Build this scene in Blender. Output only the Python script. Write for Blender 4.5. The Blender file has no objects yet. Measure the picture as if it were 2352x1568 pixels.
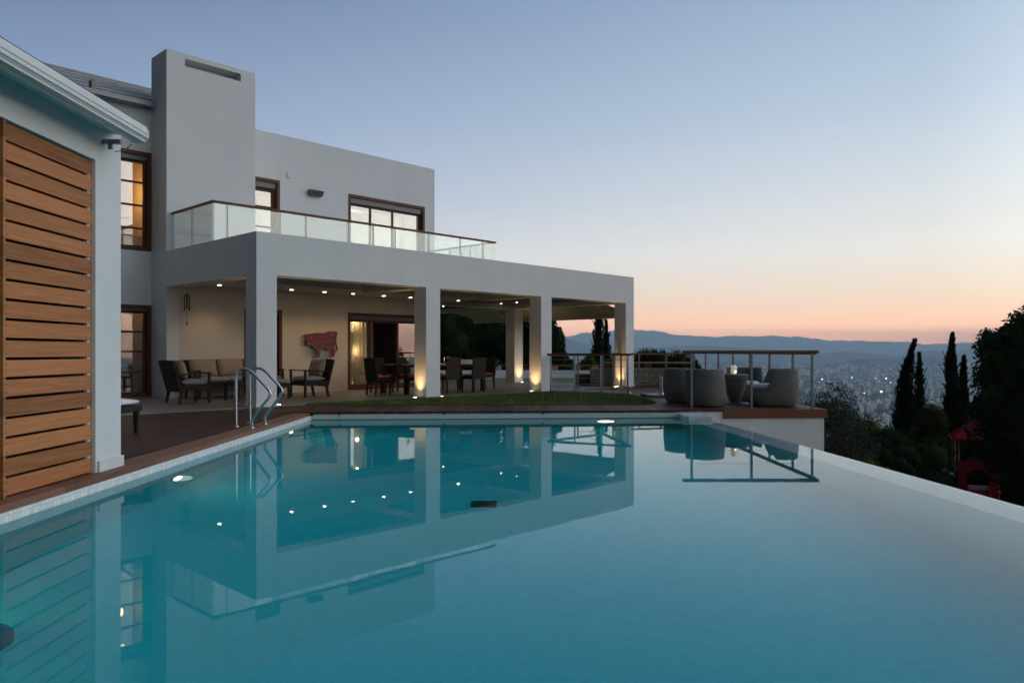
import bpy, math, random
from mathutils import Vector, Matrix
S = bpy.context.scene
R = math.radians
F, YH = 1755.2, 808.4          # focal length and eye level of the photograph in a 2352 px wide frame

# ------------------------------------------------------------------ camera
cam = bpy.data.cameras.new('camera'); camo = bpy.data.objects.new('camera', cam)
S.collection.objects.link(camo); S.camera = camo
camo.location = (0, 0, 1.1); camo.rotation_euler = (R(90), 0, 0)
cam.sensor_width = 36; cam.lens = 36*F/2352; cam.shift_y = (YH-783.4)/2352
cam.clip_start = 0.05; cam.clip_end = 40000

# ------------------------------------------------------------------ dusk sky (world): glow to the right, dark blue to the left
W = bpy.data.worlds.new('World'); S.world = W; W.use_nodes = True
nt = W.node_tree; N = nt.nodes; L = nt.links
bg = N['Background']
tc = N.new('ShaderNodeTexCoord'); sep = N.new('ShaderNodeSeparateXYZ'); L.new(tc.outputs['Generated'], sep.inputs[0])
def wmath(op, a, b=None, clamp=False):
    n = N.new('ShaderNodeMath'); n.operation = op; n.use_clamp = clamp
    for i, x in enumerate((a, b)):
        if x is None: continue
        if isinstance(x, (int, float)): n.inputs[i].default_value = x
        else: L.new(x, n.inputs[i])
    return n.outputs[0]
el = wmath('SQRT', wmath('MAXIMUM', sep.outputs['Z'], 0.0))
SUNAZ = R(84)
hx = wmath('MULTIPLY', sep.outputs['X'], math.sin(SUNAZ)); hy = wmath('MULTIPLY', sep.outputs['Y'], math.cos(SUNAZ))
hl = wmath('SQRT', wmath('ADD', wmath('MULTIPLY', sep.outputs['X'], sep.outputs['X']), wmath('MULTIPLY', sep.outputs['Y'], sep.outputs['Y'])))
dt = wmath('DIVIDE', wmath('ADD', hx, hy), wmath('MAXIMUM', hl, 0.02))
tt = wmath('ADD', wmath('MULTIPLY', dt, 0.5), 0.5, True)
HZ, AIRC = 1.6e-4, (.12, .17, .225)       # haze density and the glow of the air itself: the sky is seen through it
def behind(deg, c):
    d = min(20000, 540/math.tan(R(max(deg, .1)))); T = math.exp(-HZ*d)
    return tuple(max(.01, (x-(1-T)*a)/T) for x, a in zip(c, AIRC))
def ramp(stops):
    r = N.new('ShaderNodeValToRGB'); r.color_ramp.interpolation = 'LINEAR'
    e = r.color_ramp.elements; full = []
    for (a, c), (b, d) in zip(stops, stops[1:]):
        for k in range(3 if a < 24 else 1):
            f = k/3; full.append((a+(b-a)*f, tuple(x+(y-x)*f for x, y in zip(c, d))))
    stops = full+[stops[-1]]
    while len(e) < len(stops): e.new(0.5)
    for k, (deg, c) in enumerate(stops):
        e[k].position = math.sqrt(max(0, math.sin(R(deg)))); e[k].color = (*behind(deg, c), 1)
    L.new(el, r.inputs[0]); return r.outputs[0]
GLOW = [(0, (.86,.44,.31)), (1.0, (.93,.50,.35)), (2.2, (1.0,.64,.42)), (4.2, (.95,.76,.56)), (7, (.93,.88,.78)),
        (11.5, (.80,.84,.84)), (16.5, (.61,.72,.82)), (24, (.44,.58,.76)), (45, (.40,.55,.78)), (90, (.31,.48,.76))]
DARK = [(0, (.62,.38,.36)), (1.0, (.66,.39,.36)), (2.2, (.66,.40,.37)), (4.2, (.50,.46,.50)), (7, (.34,.43,.57)),
        (11.5, (.15,.25,.46)), (16.5, (.105,.185,.39)), (24, (.03,.065,.205)), (45, (.055,.085,.20)), (90, (.21,.34,.58))]
mx = N.new('ShaderNodeMix'); mx.data_type = 'RGBA'
L.new(tt, mx.inputs[0]); L.new(ramp(DARK), mx.inputs[6]); L.new(ramp(GLOW), mx.inputs[7])
# strong afterglow outside the picture to the right, night coming up behind on the left
def lobe(az, lo, hi):
    x = wmath('MULTIPLY', sep.outputs['X'], math.sin(R(az))); y = wmath('MULTIPLY', sep.outputs['Y'], math.cos(R(az)))
    q = wmath('DIVIDE', wmath('ADD', x, y), wmath('MAXIMUM', hl, 0.02))
    return wmath('DIVIDE', wmath('SUBTRACT', q, lo), hi-lo, True)
g = wmath('POWER', lobe(97, .36, 1.0), 1.3); g = wmath('MULTIPLY', g, wmath('POWER', wmath('SUBTRACT', 1.0, wmath('MAXIMUM', sep.outputs['Z'], 0.0)), 1.6))
dk = wmath('SUBTRACT', 1.0, wmath('MULTIPLY', lobe(222, -.15, .28), .965))
m2 = N.new('ShaderNodeMix'); m2.data_type = 'RGBA'; m2.blend_type = 'MULTIPLY'; m2.inputs[0].default_value = 1.0
cb = N.new('ShaderNodeCombineColor')
for k in range(3): L.new(dk, cb.inputs[k])
L.new(mx.outputs[2], m2.inputs[6]); L.new(cb.outputs[0], m2.inputs[7])
c3 = N.new('ShaderNodeCombineColor')
for k, v in enumerate((2.15, 2.10, 1.95)): L.new(wmath('MULTIPLY', g, v), c3.inputs[k])
m3 = N.new('ShaderNodeMix'); m3.data_type = 'RGBA'; m3.blend_type = 'ADD'; m3.inputs[0].default_value = 1.0
L.new(m2.outputs[2], m3.inputs[6]); L.new(c3.outputs[0], m3.inputs[7])
L.new(m3.outputs[2], bg.inputs['Color']); bg.inputs['Strength'].default_value = 1.0

S.view_settings.view_transform = 'Standard'; S.view_settings.look = 'None'
S.view_settings.exposure = 0.0; S.view_settings.gamma = 1.0
S.cycles.max_bounces = 10; S.cycles.volume_bounces = 2; S.cycles.transparent_max_bounces = 24; S.cycles.glossy_bounces = 5; S.cycles.diffuse_bounces = 3
S.cycles.sample_clamp_indirect = 3.0; S.cycles.blur_glossy = 0.5; S.cycles.caustics_reflective = False; S.cycles.caustics_refractive = True
S.cycles.use_denoising = True

# ------------------------------------------------------------------ house frame: u along the front, v into the house
TH = R(43.75); OX, OY = -5.05, 15.1
su, cu = math.sin(TH), math.cos(TH); RH = math.atan2(cu, su)
def H(u, v, z=0.0): return Vector((OX+u*su-v*cu, OY+u*cu+v*su, z))
def gnd(px, py, z=0.0):
    D = F*(1.1-z)/(py-YH); return Vector(((px-1176)/F*D, D, z))

# ------------------------------------------------------------------ materials
def mat(name, col, rough=.6, metal=0.0, var=0.0, scale=4.0, bump=0.0, bscale=60.0, stretch=(1,1,1), col2=None, emit=None, es=0.0, spec=.5, sub=None):
    m = bpy.data.materials.new(name); m.use_nodes = True
    t = m.node_tree; n = t.nodes; b = n['Principled BSDF']
    b.inputs['Base Color'].default_value = (*col, 1); b.inputs['Roughness'].default_value = rough
    b.inputs['Metallic'].default_value = metal; b.inputs['Specular IOR Level'].default_value = spec
    if emit: b.inputs['Emission Color'].default_value = (*emit, 1); b.inputs['Emission Strength'].default_value = es
    if var or bump:
        tc = n.new('ShaderNodeTexCoord'); mp = n.new('ShaderNodeMapping'); mp.inputs['Scale'].default_value = stretch
        t.links.new(tc.outputs['Object'], mp.inputs[0])
    if var:
        no = n.new('ShaderNodeTexNoise'); no.inputs['Scale'].default_value = scale; no.inputs['Detail'].default_value = 6
        no.inputs['Roughness'].default_value = .65
        t.links.new(mp.outputs[0], no.inputs['Vector'])
        cr = n.new('ShaderNodeValToRGB'); cr.color_ramp.elements[0].position = .3; cr.color_ramp.elements[1].position = .7
        c2 = col2 or tuple(x*(1-var) for x in col)
        cr.color_ramp.elements[0].color = (*c2, 1); cr.color_ramp.elements[1].color = (*col, 1)
        t.links.new(no.outputs['Fac'], cr.inputs[0]); t.links.new(cr.outputs[0], b.inputs['Base Color'])
    if bump:
        nb = n.new('ShaderNodeTexNoise'); nb.inputs['Scale'].default_value = bscale; nb.inputs['Detail'].default_value = 4
        t.links.new(mp.outputs[0], nb.inputs['Vector'])
        bp = n.new('ShaderNodeBump'); bp.inputs['Strength'].default_value = bump; bp.inputs['Distance'].default_value = .01
        t.links.new(nb.outputs['Fac'], bp.inputs['Height']); t.links.new(bp.outputs[0], b.inputs['Normal'])
    return m
def nmath(t, op, a, b=None, c=None):
    n = t.nodes.new('ShaderNodeMath'); n.operation = op
    for i, x in enumerate((a, b, c)):
        if x is None: continue
        if isinstance(x, (int, float)): n.inputs[i].default_value = x
        else: t.links.new(x, n.inputs[i])
    return n.outputs[0]
def planks(name, col, axis, width, gap=.05, rough=.55, var=.45, glen=1.0):
    """boards of the given width counted along axis 0/1/2 in object space, grain along the boards"""
    m = bpy.data.materials.new(name); m.use_nodes = True; t = m.node_tree; n = t.nodes; b = n['Principled BSDF']
    tc = n.new('ShaderNodeTexCoord'); sp = n.new('ShaderNodeSeparateXYZ'); t.links.new(tc.outputs['Object'], sp.inputs[0])
    q = nmath(t, 'DIVIDE', sp.outputs[axis], width); fl = nmath(t, 'FLOOR', q); fr = nmath(t, 'SUBTRACT', q, fl)
    wn = n.new('ShaderNodeTexWhiteNoise'); wn.noise_dimensions = '1D'; t.links.new(fl, wn.inputs['W'])
    mp = n.new('ShaderNodeMapping'); sc = [2.2*glen]*3; sc[axis] = 34; mp.inputs['Scale'].default_value = sc
    off = n.new('ShaderNodeCombineXYZ')
    o7 = nmath(t, 'MULTIPLY', fl, 7.31)
    for k in range(3):
        if k != axis: t.links.new(o7, off.inputs[k])
    va = n.new('ShaderNodeVectorMath'); va.operation = 'ADD'
    t.links.new(tc.outputs['Object'], va.inputs[0]); t.links.new(off.outputs[0], va.inputs[1]); t.links.new(va.outputs[0], mp.inputs[0])
    no = n.new('ShaderNodeTexNoise'); no.inputs['Scale'].default_value = 1.6; no.inputs['Detail'].default_value = 7; no.inputs['Distortion'].default_value = .6
    t.links.new(mp.outputs[0], no.inputs['Vector'])
    f = nmath(t, 'ADD', nmath(t, 'MULTIPLY', wn.outputs['Value'], .45), nmath(t, 'MULTIPLY', no.outputs['Fac'], .75))
    cr = n.new('ShaderNodeValToRGB'); cr.color_ramp.elements[0].position = .2; cr.color_ramp.elements[1].position = .85
    cr.color_ramp.elements[0].color = (*[x*(1-var) for x in col], 1); cr.color_ramp.elements[1].color = (*[min(1, x*(1+var*.5)) for x in col], 1)
    t.links.new(f, cr.inputs[0])
    if gap:
        g = nmath(t, 'GREATER_THAN', fr, gap)
        mx = n.new('ShaderNodeMix'); mx.data_type = 'RGBA'; t.links.new(g, mx.inputs[0])
        mx.inputs[6].default_value = (*[x*.12 for x in col], 1); t.links.new(cr.outputs[0], mx.inputs[7]); t.links.new(mx.outputs[2], b.inputs['Base Color'])
    else: t.links.new(cr.outputs[0], b.inputs['Base Color'])
    b.inputs['Roughness'].default_value = rough; b.inputs['Specular IOR Level'].default_value = .12
    bp = n.new('ShaderNodeBump'); bp.inputs['Strength'].default_value = .25; bp.inputs['Distance'].default_value = .004
    t.links.new(no.outputs['Fac'], bp.inputs['Height']); t.links.new(bp.outputs[0], b.inputs['Normal'])
    return m
def tiles(name, col, size, grout, rough=.3, var=.15, dark=.6):
    m = bpy.data.materials.new(name); m.use_nodes = True; t = m.node_tree; n = t.nodes; b = n['Principled BSDF']
    tc = n.new('ShaderNodeTexCoord'); sp = n.new('ShaderNodeSeparateXYZ'); t.links.new(tc.outputs['Object'], sp.inputs[0])
    geo = n.new('ShaderNodeNewGeometry'); sn = n.new('ShaderNodeSeparateXYZ'); t.links.new(geo.outputs['Normal'], sn.inputs[0])
    lines = None; fls = []
    for k in range(3):
        q = nmath(t, 'DIVIDE', nmath(t, 'ADD', sp.outputs[k], .0037), size); fl = nmath(t, 'FLOOR', q); fr = nmath(t, 'SUBTRACT', q, fl); fls.append(fl)
        ln = nmath(t, 'MULTIPLY', nmath(t, 'LESS_THAN', fr, grout), nmath(t, 'LESS_THAN', nmath(t, 'ABSOLUTE', sn.outputs[k]), .7))
        lines = ln if lines is None else nmath(t, 'MAXIMUM', lines, ln)
    cb = n.new('ShaderNodeCombineXYZ')
    for k in range(3): t.links.new(fls[k], cb.inputs[k])
    wn = n.new('ShaderNodeTexWhiteNoise'); wn.noise_dimensions = '3D'; t.links.new(cb.outputs[0], wn.inputs['Vector'])
    cr = n.new('ShaderNodeValToRGB')
    cr.color_ramp.elements[0].color = (*[x*(1-var) for x in col], 1); cr.color_ramp.elements[1].color = (*[min(1, x*(1+var)) for x in col], 1)
    t.links.new(wn.outputs['Value'], cr.inputs[0])
    mx = n.new('ShaderNodeMix'); mx.data_type = 'RGBA'; t.links.new(lines, mx.inputs[0]); t.links.new(cr.outputs[0], mx.inputs[6])
    mx.inputs[7].default_value = (*[x*dark for x in col], 1); t.links.new(mx.outputs[2], b.inputs['Base Color'])
    b.inputs['Roughness'].default_value = rough
    return m
def glassy(name, tint, fac, rough=0.0, grow=.6):
    """thin sheet of glass: see-through, with a reflection that grows at grazing angles"""
    m = bpy.data.materials.new(name); m.use_nodes = True; t = m.node_tree; n = t.nodes; n.remove(n['Principled BSDF'])
    tr = n.new('ShaderNodeBsdfTransparent'); tr.inputs[0].default_value = (*tint, 1)
    gl = n.new('ShaderNodeBsdfGlossy'); gl.inputs['Roughness'].default_value = rough; gl.inputs[0].default_value = (1,1,1,1)
    lw = n.new('ShaderNodeLayerWeight'); lw.inputs[0].default_value = .25
    f = nmath(t, 'ADD', nmath(t, 'MULTIPLY', lw.outputs['Facing'], grow*(1-fac)), fac)
    ms = n.new('ShaderNodeMixShader'); t.links.new(f, ms.inputs[0]); t.links.new(tr.outputs[0], ms.inputs[1]); t.links.new(gl.outputs[0], ms.inputs[2])
    t.links.new(ms.outputs[0], n['Material Output'].inputs[0]); return m
def emis(name, col, s):
    m = bpy.data.materials.new(name); m.use_nodes = True; n = m.node_tree.nodes; n.remove(n['Principled BSDF'])
    e = n.new('ShaderNodeEmission'); e.inputs[0].default_value = (*col, 1); e.inputs[1].default_value = s
    m.node_tree.links.new(e.outputs[0], n['Material Output'].inputs[0]); return m
def foliage(name, c1, c2, scale=1.3):
    m = mat(name, c1, .9, var=.5, scale=scale, col2=c2, spec=.06)
    return m

def plaster(name, col):
    m = bpy.data.materials.new(name); m.use_nodes = True; t = m.node_tree; n = t.nodes; b = n['Principled BSDF']
    tc = n.new('ShaderNodeTexCoord')
    a = n.new('ShaderNodeTexNoise'); a.inputs['Scale'].default_value = .9; a.inputs['Detail'].default_value = 5
    mp = n.new('ShaderNodeMapping'); mp.inputs['Scale'].default_value = (2.2, 2.2, .25)
    s = n.new('ShaderNodeTexNoise'); s.inputs['Scale'].default_value = 1.0; s.inputs['Detail'].default_value = 3
    t.links.new(tc.outputs['Object'], a.inputs['Vector']); t.links.new(tc.outputs['Object'], mp.inputs[0]); t.links.new(mp.outputs[0], s.inputs['Vector'])
    f = nmath(t, 'ADD', nmath(t, 'MULTIPLY', a.outputs['Fac'], .6), nmath(t, 'MULTIPLY', s.outputs['Fac'], .4))
    cr = n.new('ShaderNodeValToRGB'); cr.color_ramp.elements[0].position = .3; cr.color_ramp.elements[1].position = .62
    cr.color_ramp.elements[0].color = (*[x*.93 for x in col], 1); cr.color_ramp.elements[1].color = (*col, 1)
    t.links.new(f, cr.inputs[0]); t.links.new(cr.outputs[0], b.inputs['Base Color']); b.inputs['Roughness'].default_value = .85; b.inputs['Specular IOR Level'].default_value = .2
    fn = n.new('ShaderNodeTexNoise'); fn.inputs['Scale'].default_value = 120; t.links.new(tc.outputs['Object'], fn.inputs['Vector'])
    bp = n.new('ShaderNodeBump'); bp.inputs['Strength'].default_value = .12; bp.inputs['Distance'].default_value = .004
    t.links.new(fn.outputs['Fac'], bp.inputs['Height']); t.links.new(bp.outputs[0], b.inputs['Normal'])
    return m
PL = plaster('white_plaster', (.74,.74,.73)); PLC = plaster('cream_plaster', (.70,.64,.55))
CEIL = mat('ceiling_plaster', (.62,.59,.54), .85, var=.06, scale=2)
FRAMEW = mat('stained_frame_wood', (.15,.055,.025), .5, spec=.25, var=.4, scale=5, stretch=(1,1,8))
RAILW = mat('handrail_wood', (.20,.08,.042), .55, spec=.25, var=.4, scale=4, stretch=(6,6,6))
DARKW = mat('dark_ceiling_wood', (.075,.05,.036), .6, var=.4, scale=6, stretch=(1,8,1))
SLATW = planks('slat_wood', (.47,.19,.078), 2, .1525, 0, .6, .55, .55)
DECKX = planks('deck_boards_across', (.066,.026,.017), 1, .125, .05, .55, .5)
DECKY = planks('deck_boards_along', (.11,.048,.031), 0, .14, .10, .55, .7)
COPW = planks('coping_board', (.24,.115,.072), 1, 1.6, .004, .5, .35)
FASW = planks('fascia_board', (.20,.085,.042), 2, .2, 0, .5, .3)
TERR = tiles('terrace_tiles', (.20,.175,.15), .6, .012, .55, .12, .5)
MOSW = tiles('white_mosaic', (.82,.84,.82), .05, .08, .25, .10, .72)
MOSB = tiles('blue_mosaic', (.020,.79,.83), .05, .10, .9, .04, .94)
GLASS = glassy('window_glass', (.90,.93,.92), .30)
BGLASS = glassy('balcony_glass', (.87,.92,.91), .10, .05, .25)
TGLASS = glassy('drinking_glass', (.95,.95,.95), .15)
STEEL = mat('brushed_steel', (.55,.56,.58), .22, 1.0)
GALV = mat('grey_post_metal', (.28,.28,.29), .42, .75)
CABLE = mat('steel_cable', (.18,.18,.18), .4, .8)
WICK = mat('dark_wicker', (.030,.021,.016), .65, bump=.9, bscale=90, spec=.2)
BARREL = mat('grey_rattan', (.20,.185,.165), .8, var=.3, scale=3, bump=1.0, bscale=70, stretch=(1,1,3))
CUSH = mat('grey_cushion_fabric', (.30,.28,.26), .9, bump=.3, bscale=300)
CUSHT = mat('taupe_cushion_fabric', (.36,.27,.185), .9, bump=.3, bscale=300)
CUSHW = mat('white_cushion_fabric', (.72,.72,.76), .9, bump=.2, bscale=200)
CUSHO = mat('orange_seat_pad', (.55,.13,.03), .9)
CUSHY = mat('mustard_seat_pad', (.35,.19,.03), .9)
BLK = mat('black_plastic', (.02,.02,.022), .4)
GREYM = mat('grey_painted_metal', (.13,.13,.135), .45, .3)
WHITEM = mat('white_painted_metal', (.74,.74,.71), .4, var=.12, scale=3, stretch=(20,.5,20))
ZINC = mat('zinc_roof', (.33,.33,.34), .5, .4, var=.2, scale=2)
STONE = mat('cut_stone', (.40,.37,.33), .85, var=.45, scale=9, bump=.8, bscale=25)
LAMPW = emis('warm_lamp', (1,.78,.46), 14)
LAMPP = emis('pool_lamp', (1,.86,.55), 9)
ROOM = mat('room_wall', (.72,.66,.55), .9)

# ------------------------------------------------------------------ mesh helpers
class MB:
    def __init__(s): s.v = []; s.f = []; s.sm = []; s.mi = []
    def add(s, vs, fs, smooth=False, mi=0):
        o = len(s.v); s.v += [tuple(x) for x in vs]
        for f in fs: s.f.append(tuple(i+o for i in f)); s.sm.append(smooth); s.mi.append(mi)
        return s
    def box(s, x0, x1, y0, y1, z0, z1, mi=0, M=None):
        v = [Vector(p) for p in ((x0,y0,z0),(x1,y0,z0),(x1,y1,z0),(x0,y1,z0),(x0,y0,z1),(x1,y0,z1),(x1,y1,z1),(x0,y1,z1))]
        if M: v = [M @ p for p in v]
        return s.add(v, [(3,2,1,0),(4,5,6,7),(0,1,5,4),(1,2,6,5),(2,3,7,6),(3,0,4,7)], False, mi)
    def tube(s, pts, r, n=10, mi=0, cap=True):
        pts = [Vector(p) for p in pts]; rs = r if isinstance(r, (list, tuple)) else [r]*len(pts); rings = []; up = None
        for i, p in enumerate(pts):
            t = (pts[min(i+1, len(pts)-1)]-pts[max(i-1, 0)]).normalized()
            if up is None:
                up = Vector((0,0,1)) if abs(t.z) < .9 else Vector((1,0,0))
            a = t.cross(up).normalized(); up = a.cross(t).normalized()
            rings.append([p+(a*math.cos(2*math.pi*k/n)+up*math.sin(2*math.pi*k/n))*rs[i] for k in range(n)])
        vs = [q for rg in rings for q in rg]
        fs = [(i*n+k, i*n+(k+1)%n, (i+1)*n+(k+1)%n, (i+1)*n+k) for i in range(len(pts)-1) for k in range(n)]
        s.add(vs, fs, True, mi)
        if cap: s.add(rings[0], [tuple(range(n))[::-1]], False, mi); s.add(rings[-1], [tuple(range(n))], False, mi)
        return s
    def lathe(s, prof, n=24, c=(0,0,0), mi=0, smooth=True, sx=1, sy=1):
        vs = []; 
        for r, z in prof:
            for k in range(n):
                a = 2*math.pi*k/n; vs.append((c[0]+r*sx*math.cos(a), c[1]+r*sy*math.sin(a), c[2]+z))
        fs = [(i*n+k, i*n+(k+1)%n, (i+1)*n+(k+1)%n, (i+1)*n+k) for i in range(len(prof)-1) for k in range(n)]
        s.add(vs, fs, smooth, mi)
        s.add(vs[:n], [tuple(range(n))[::-1]], False, mi); s.add(vs[-n:], [tuple(range(n))], False, mi)
        return s
    def prism(s, poly, z0, z1, mi=0, M=None):
        n = len(poly); v = [Vector((x, y, z0)) for x, y in poly]+[Vector((x, y, z1)) for x, y in poly]
        if M: v = [M @ p for p in v]
        return s.add(v, [tuple(range(n))[::-1], tuple(range(n, 2*n))]+[(i, (i+1) % n, n+(i+1) % n, n+i) for i in range(n)], False, mi)
    def build(s, name, m, parent=None, loc=None, rz=0.0, bevel=0.0, seg=2):
        me = bpy.data.meshes.new(name); me.from_pydata(s.v, [], s.f); me.update()
        me.polygons.foreach_set('use_smooth', s.sm)
        for x in (m if isinstance(m, (list, tuple)) else [m]): me.materials.append(x)
        me.polygons.foreach_set('material_index', s.mi)
        o = bpy.data.objects.new(name, me); S.collection.objects.link(o)
        if parent: o.parent = parent
        if loc is not None: o.location = loc
        o.rotation_euler.z = rz
        if bevel:
            b = o.modifiers.new('Bevel', 'BEVEL'); b.width = bevel; b.segments = seg; b.limit_method = 'ANGLE'; b.angle_limit = R(40)
            b.harden_normals = False
        return o
def tag(o, label=None, cat=None, group=None, kind=None):
    if label: o['label'] = label
    if cat: o['category'] = cat
    if group: o['group'] = group
    if kind: o['kind'] = kind
    return o
def empty(name, loc, rz=0.0, label=None, cat=None, group=None):
    o = bpy.data.objects.new(name, None); S.collection.objects.link(o); o.location = loc; o.rotation_euler.z = rz
    o.empty_display_size = .1
    return tag(o, label, cat, group)
def dup(o, loc=None, rz=None, label=None, parent=None, scale=None):
    c = o.copy(); S.collection.objects.link(c)
    if parent: c.parent = parent
    if loc is not None: c.location = loc
    if rz is not None: c.rotation_euler.z = rz
    if scale is not None: c.scale = scale
    if label: c['label'] = label
    for ch in list(o.children): dup(ch, parent=c)
    return c
def struct(o): o['kind'] = 'structure'; return o
def holed(u0, u1, z0, z1, v0, v1, holes, mb=None, axis='v'):
    """a wall slab v0..v1 with rectangular openings; only outer faces are made"""
    mb = mb or MB()
    us = sorted({u0, u1, *[min(max(h[k], u0), u1) for h in holes for k in (0, 1)]}); zs = sorted({z0, z1, *[min(max(h[k], z0), z1) for h in holes for k in (2, 3)]})
    def full(i, j):
        if i < 0 or j < 0 or i >= len(us)-1 or j >= len(zs)-1: return False
        a, b = (us[i]+us[i+1])/2, (zs[j]+zs[j+1])/2
        return not any(h[0] < a < h[1] and h[2] < b < h[3] for h in holes)
    P = (lambda u, v, z: (u, v, z)) if axis == 'v' else (lambda u, v, z: (v, u, z))
    q = lambda *p: mb.add([P(*x) for x in p], [(0,1,2,3) if axis == 'v' else (3,2,1,0)])
    for i in range(len(us)-1):
        for j in range(len(zs)-1):
            if not full(i, j): continue
            a, b, c, d = us[i], us[i+1], zs[j], zs[j+1]
            q((a,v0,c),(b,v0,c),(b,v0,d),(a,v0,d)); q((b,v1,c),(a,v1,c),(a,v1,d),(b,v1,d))
            if not full(i-1, j): q((a,v1,c),(a,v0,c),(a,v0,d),(a,v1,d))
            if not full(i+1, j): q((b,v0,c),(b,v1,c),(b,v1,d),(b,v0,d))
            if not full(i, j-1): q((a,v1,c),(b,v1,c),(b,v0,c),(a,v0,c))
            if not full(i, j+1): q((a,v0,d),(b,v0,d),(b,v1,d),(a,v1,d))
    return mb
def light(name, kind, loc, col, power, parent=None, size=.03, rot=(0,0,0), spot=None, blend=.5):
    l = bpy.data.lights.new(name, kind); l.color = col; l.energy = power
    l.shadow_soft_size = size
    if kind == 'SPOT': l.spot_size = R(spot); l.spot_blend = blend
    o = bpy.data.objects.new(name, l); S.collection.objects.link(o); o.location = loc; o.rotation_euler = rot
    if parent: o.parent = parent
    return o
rnd = random.Random(7)

# ================================================================== SETTING: deck, terrace, pool
ZW = -.15                                            # water level
POOL = [(-3.72, -3.0), (4.70, -3.0), (3.72, 13.3), (3.36, 14.14), (3.2, 14.14+.46), (-3.72, 14.13)]
o = MB().prism([(-14,-5),(-4.05,-5),(-4.05,14.13),(-14,14.13)], -.16, 0).build('pool_deck', DECKX); struct(o)
o = MB().prism([(-14,14.13),(-3.72,14.13),(3.2,14.6),(6.06,14.8),(6.06,26),(-14,26)], -.035, 0).build('pool_deck', DECKY); struct(o)
o = MB().box(-4.05,-3.735,-3,14.125,-.075,-.02).build('pool_coping', COPW, bevel=.006); struct(o)
o = MB().box(-14,5.5,-5,-3.02,-.16,-.004).build('pool_deck', DECKX); struct(o)
# basin: inner faces, white mosaic band at the top, blue mosaic below
wx = lambda y: 3.94-.06*(y-9.68)                     # outer line of the overflow edge
ix = lambda y: wx(y)-.42
def basin():
    mb = MB(); zb = -1.62; zt = -.075
    ring = [(-3.72,-3.0),(ix(-3.0),-3.0),(ix(14.05),14.05),(3.2,14.6),(-3.72,14.13)]
    n = len(ring)
    mb.add([(x,y,zb) for x,y in ring], [tuple(range(n))], mi=1)
    for i in range(n):
        (x0,y0),(x1,y1) = ring[i], ring[(i+1)%n]
        top = ZW-.014 if i == 1 else zt
        band = ZW-.0145 if i == 1 else ZW-.03
        mb.add([(x0,y0,zb),(x1,y1,zb),(x1,y1,band),(x0,y0,band)], [(3,2,1,0)], mi=1)
        mb.add([(x0,y0,band),(x1,y1,band),(x1,y1,top),(x0,y0,top)], [(3,2,1,0)], mi=0)
    a, b = (ix(-3.0),-3.0), (ix(14.05),14.05); c, d = (wx(14.05),14.05), (wx(-3.0),-3.0)
    zz = ZW-.014                                       # overflow wall: flat top just under the water, outer face down
    mb.add([(*a,zz),(*d,zz),(*c,zz),(*b,zz)], [(0,1,2,3)], mi=0)
    mb.add([(*d,-3.2),(*c,-3.2),(*c,zz),(*d,zz)], [(0,1,2,3)], mi=0)
    mb.box(-3.75,-3.7215,-3,14.125,-.19,-.0755)          # tiled lip under the coping board
    return mb
struct(basin().build('pool_basin', [MOSW, MOSB]))
def water_mat():
    m = bpy.data.materials.new('pool_water'); m.use_nodes = True; t = m.node_tree; n = t.nodes; n.remove(n['Principled BSDF'])
    tr = n.new('ShaderNodeBsdfRefraction'); tr.inputs[0].default_value = (.90,.985,1,1); tr.inputs['IOR'].default_value = 1.333; tr.inputs['Roughness'].default_value = 0.0
    gl = n.new('ShaderNodeBsdfGlossy'); gl.inputs['Roughness'].default_value = .015; gl.inputs[0].default_value = (.92,.98,1,1)
    tc = n.new('ShaderNodeTexCoord'); mp = n.new('ShaderNodeMapping'); mp.inputs['Scale'].default_value = (1.1, .8, 1)
    no = n.new('ShaderNodeTexNoise'); no.inputs['Scale'].default_value = 2.2; no.inputs['Detail'].default_value = 3
    t.links.new(tc.outputs['Object'], mp.inputs[0]); t.links.new(mp.outputs[0], no.inputs['Vector'])
    bp = n.new('ShaderNodeBump'); bp.inputs['Strength'].default_value = .018; bp.inputs['Distance'].default_value = .02
    t.links.new(no.outputs['Fac'], bp.inputs['Height'])
    fr = n.new('ShaderNodeFresnel'); fr.inputs['IOR'].default_value = 1.22
    t.links.new(bp.outputs[0], gl.inputs['Normal'])
    ms = n.new('ShaderNodeMixShader'); t.links.new(fr.outputs[0], ms.inputs[0]); t.links.new(tr.outputs[0], ms.inputs[1]); t.links.new(gl.outputs[0], ms.inputs[2])
    t.links.new(ms.outputs[0], n['Material Output'].inputs[0]); return m
mb = MB(); ring = [(-3.719,-3.0),(wx(-3.0),-3.0),(wx(14.05),14.05),(3.2,14.598),(-3.719,14.128)]
mb.add([(x,y,ZW) for x,y in ring], [tuple(range(5))])
struct(mb.build('pool_water', water_mat()))
# terrace, lawns
A = [H(-9,-.02), H(13.2,-.02), H(13.2,4.6), Vector((-25,28.4,0))]
o = MB().prism([(p.x,p.y) for p in A], .004, .016).build('terrace_paving', TERR, None); struct(o)
GRASS = mat('mown_grass', (.135,.185,.032), .9, var=.55, scale=2.2, col2=(.06,.095,.018))
lawn = [(-4.3,15.86),(-.7,16.0),(2.9,16.16),(3.12,16.5),(3.0,19.4),(1.1,20.7)]
o = MB().prism(lawn, .004, .03).build('lawn', GRASS); struct(o)
o = MB().prism([(-40,22),(6.05,22),(6.05,33),(7.6,33),(7.6,47),(-40,47)], -3.0, -.045).build('garden_lawn', GRASS); struct(o)
def inpoly(x, y, P):
    r = False
    for i in range(len(P)):
        (a,b),(c,d) = P[i], P[i-1]
        if (b > y) != (d > y) and x < (c-a)*(y-b)/(d-b)+a: r = not r
    return r
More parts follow.
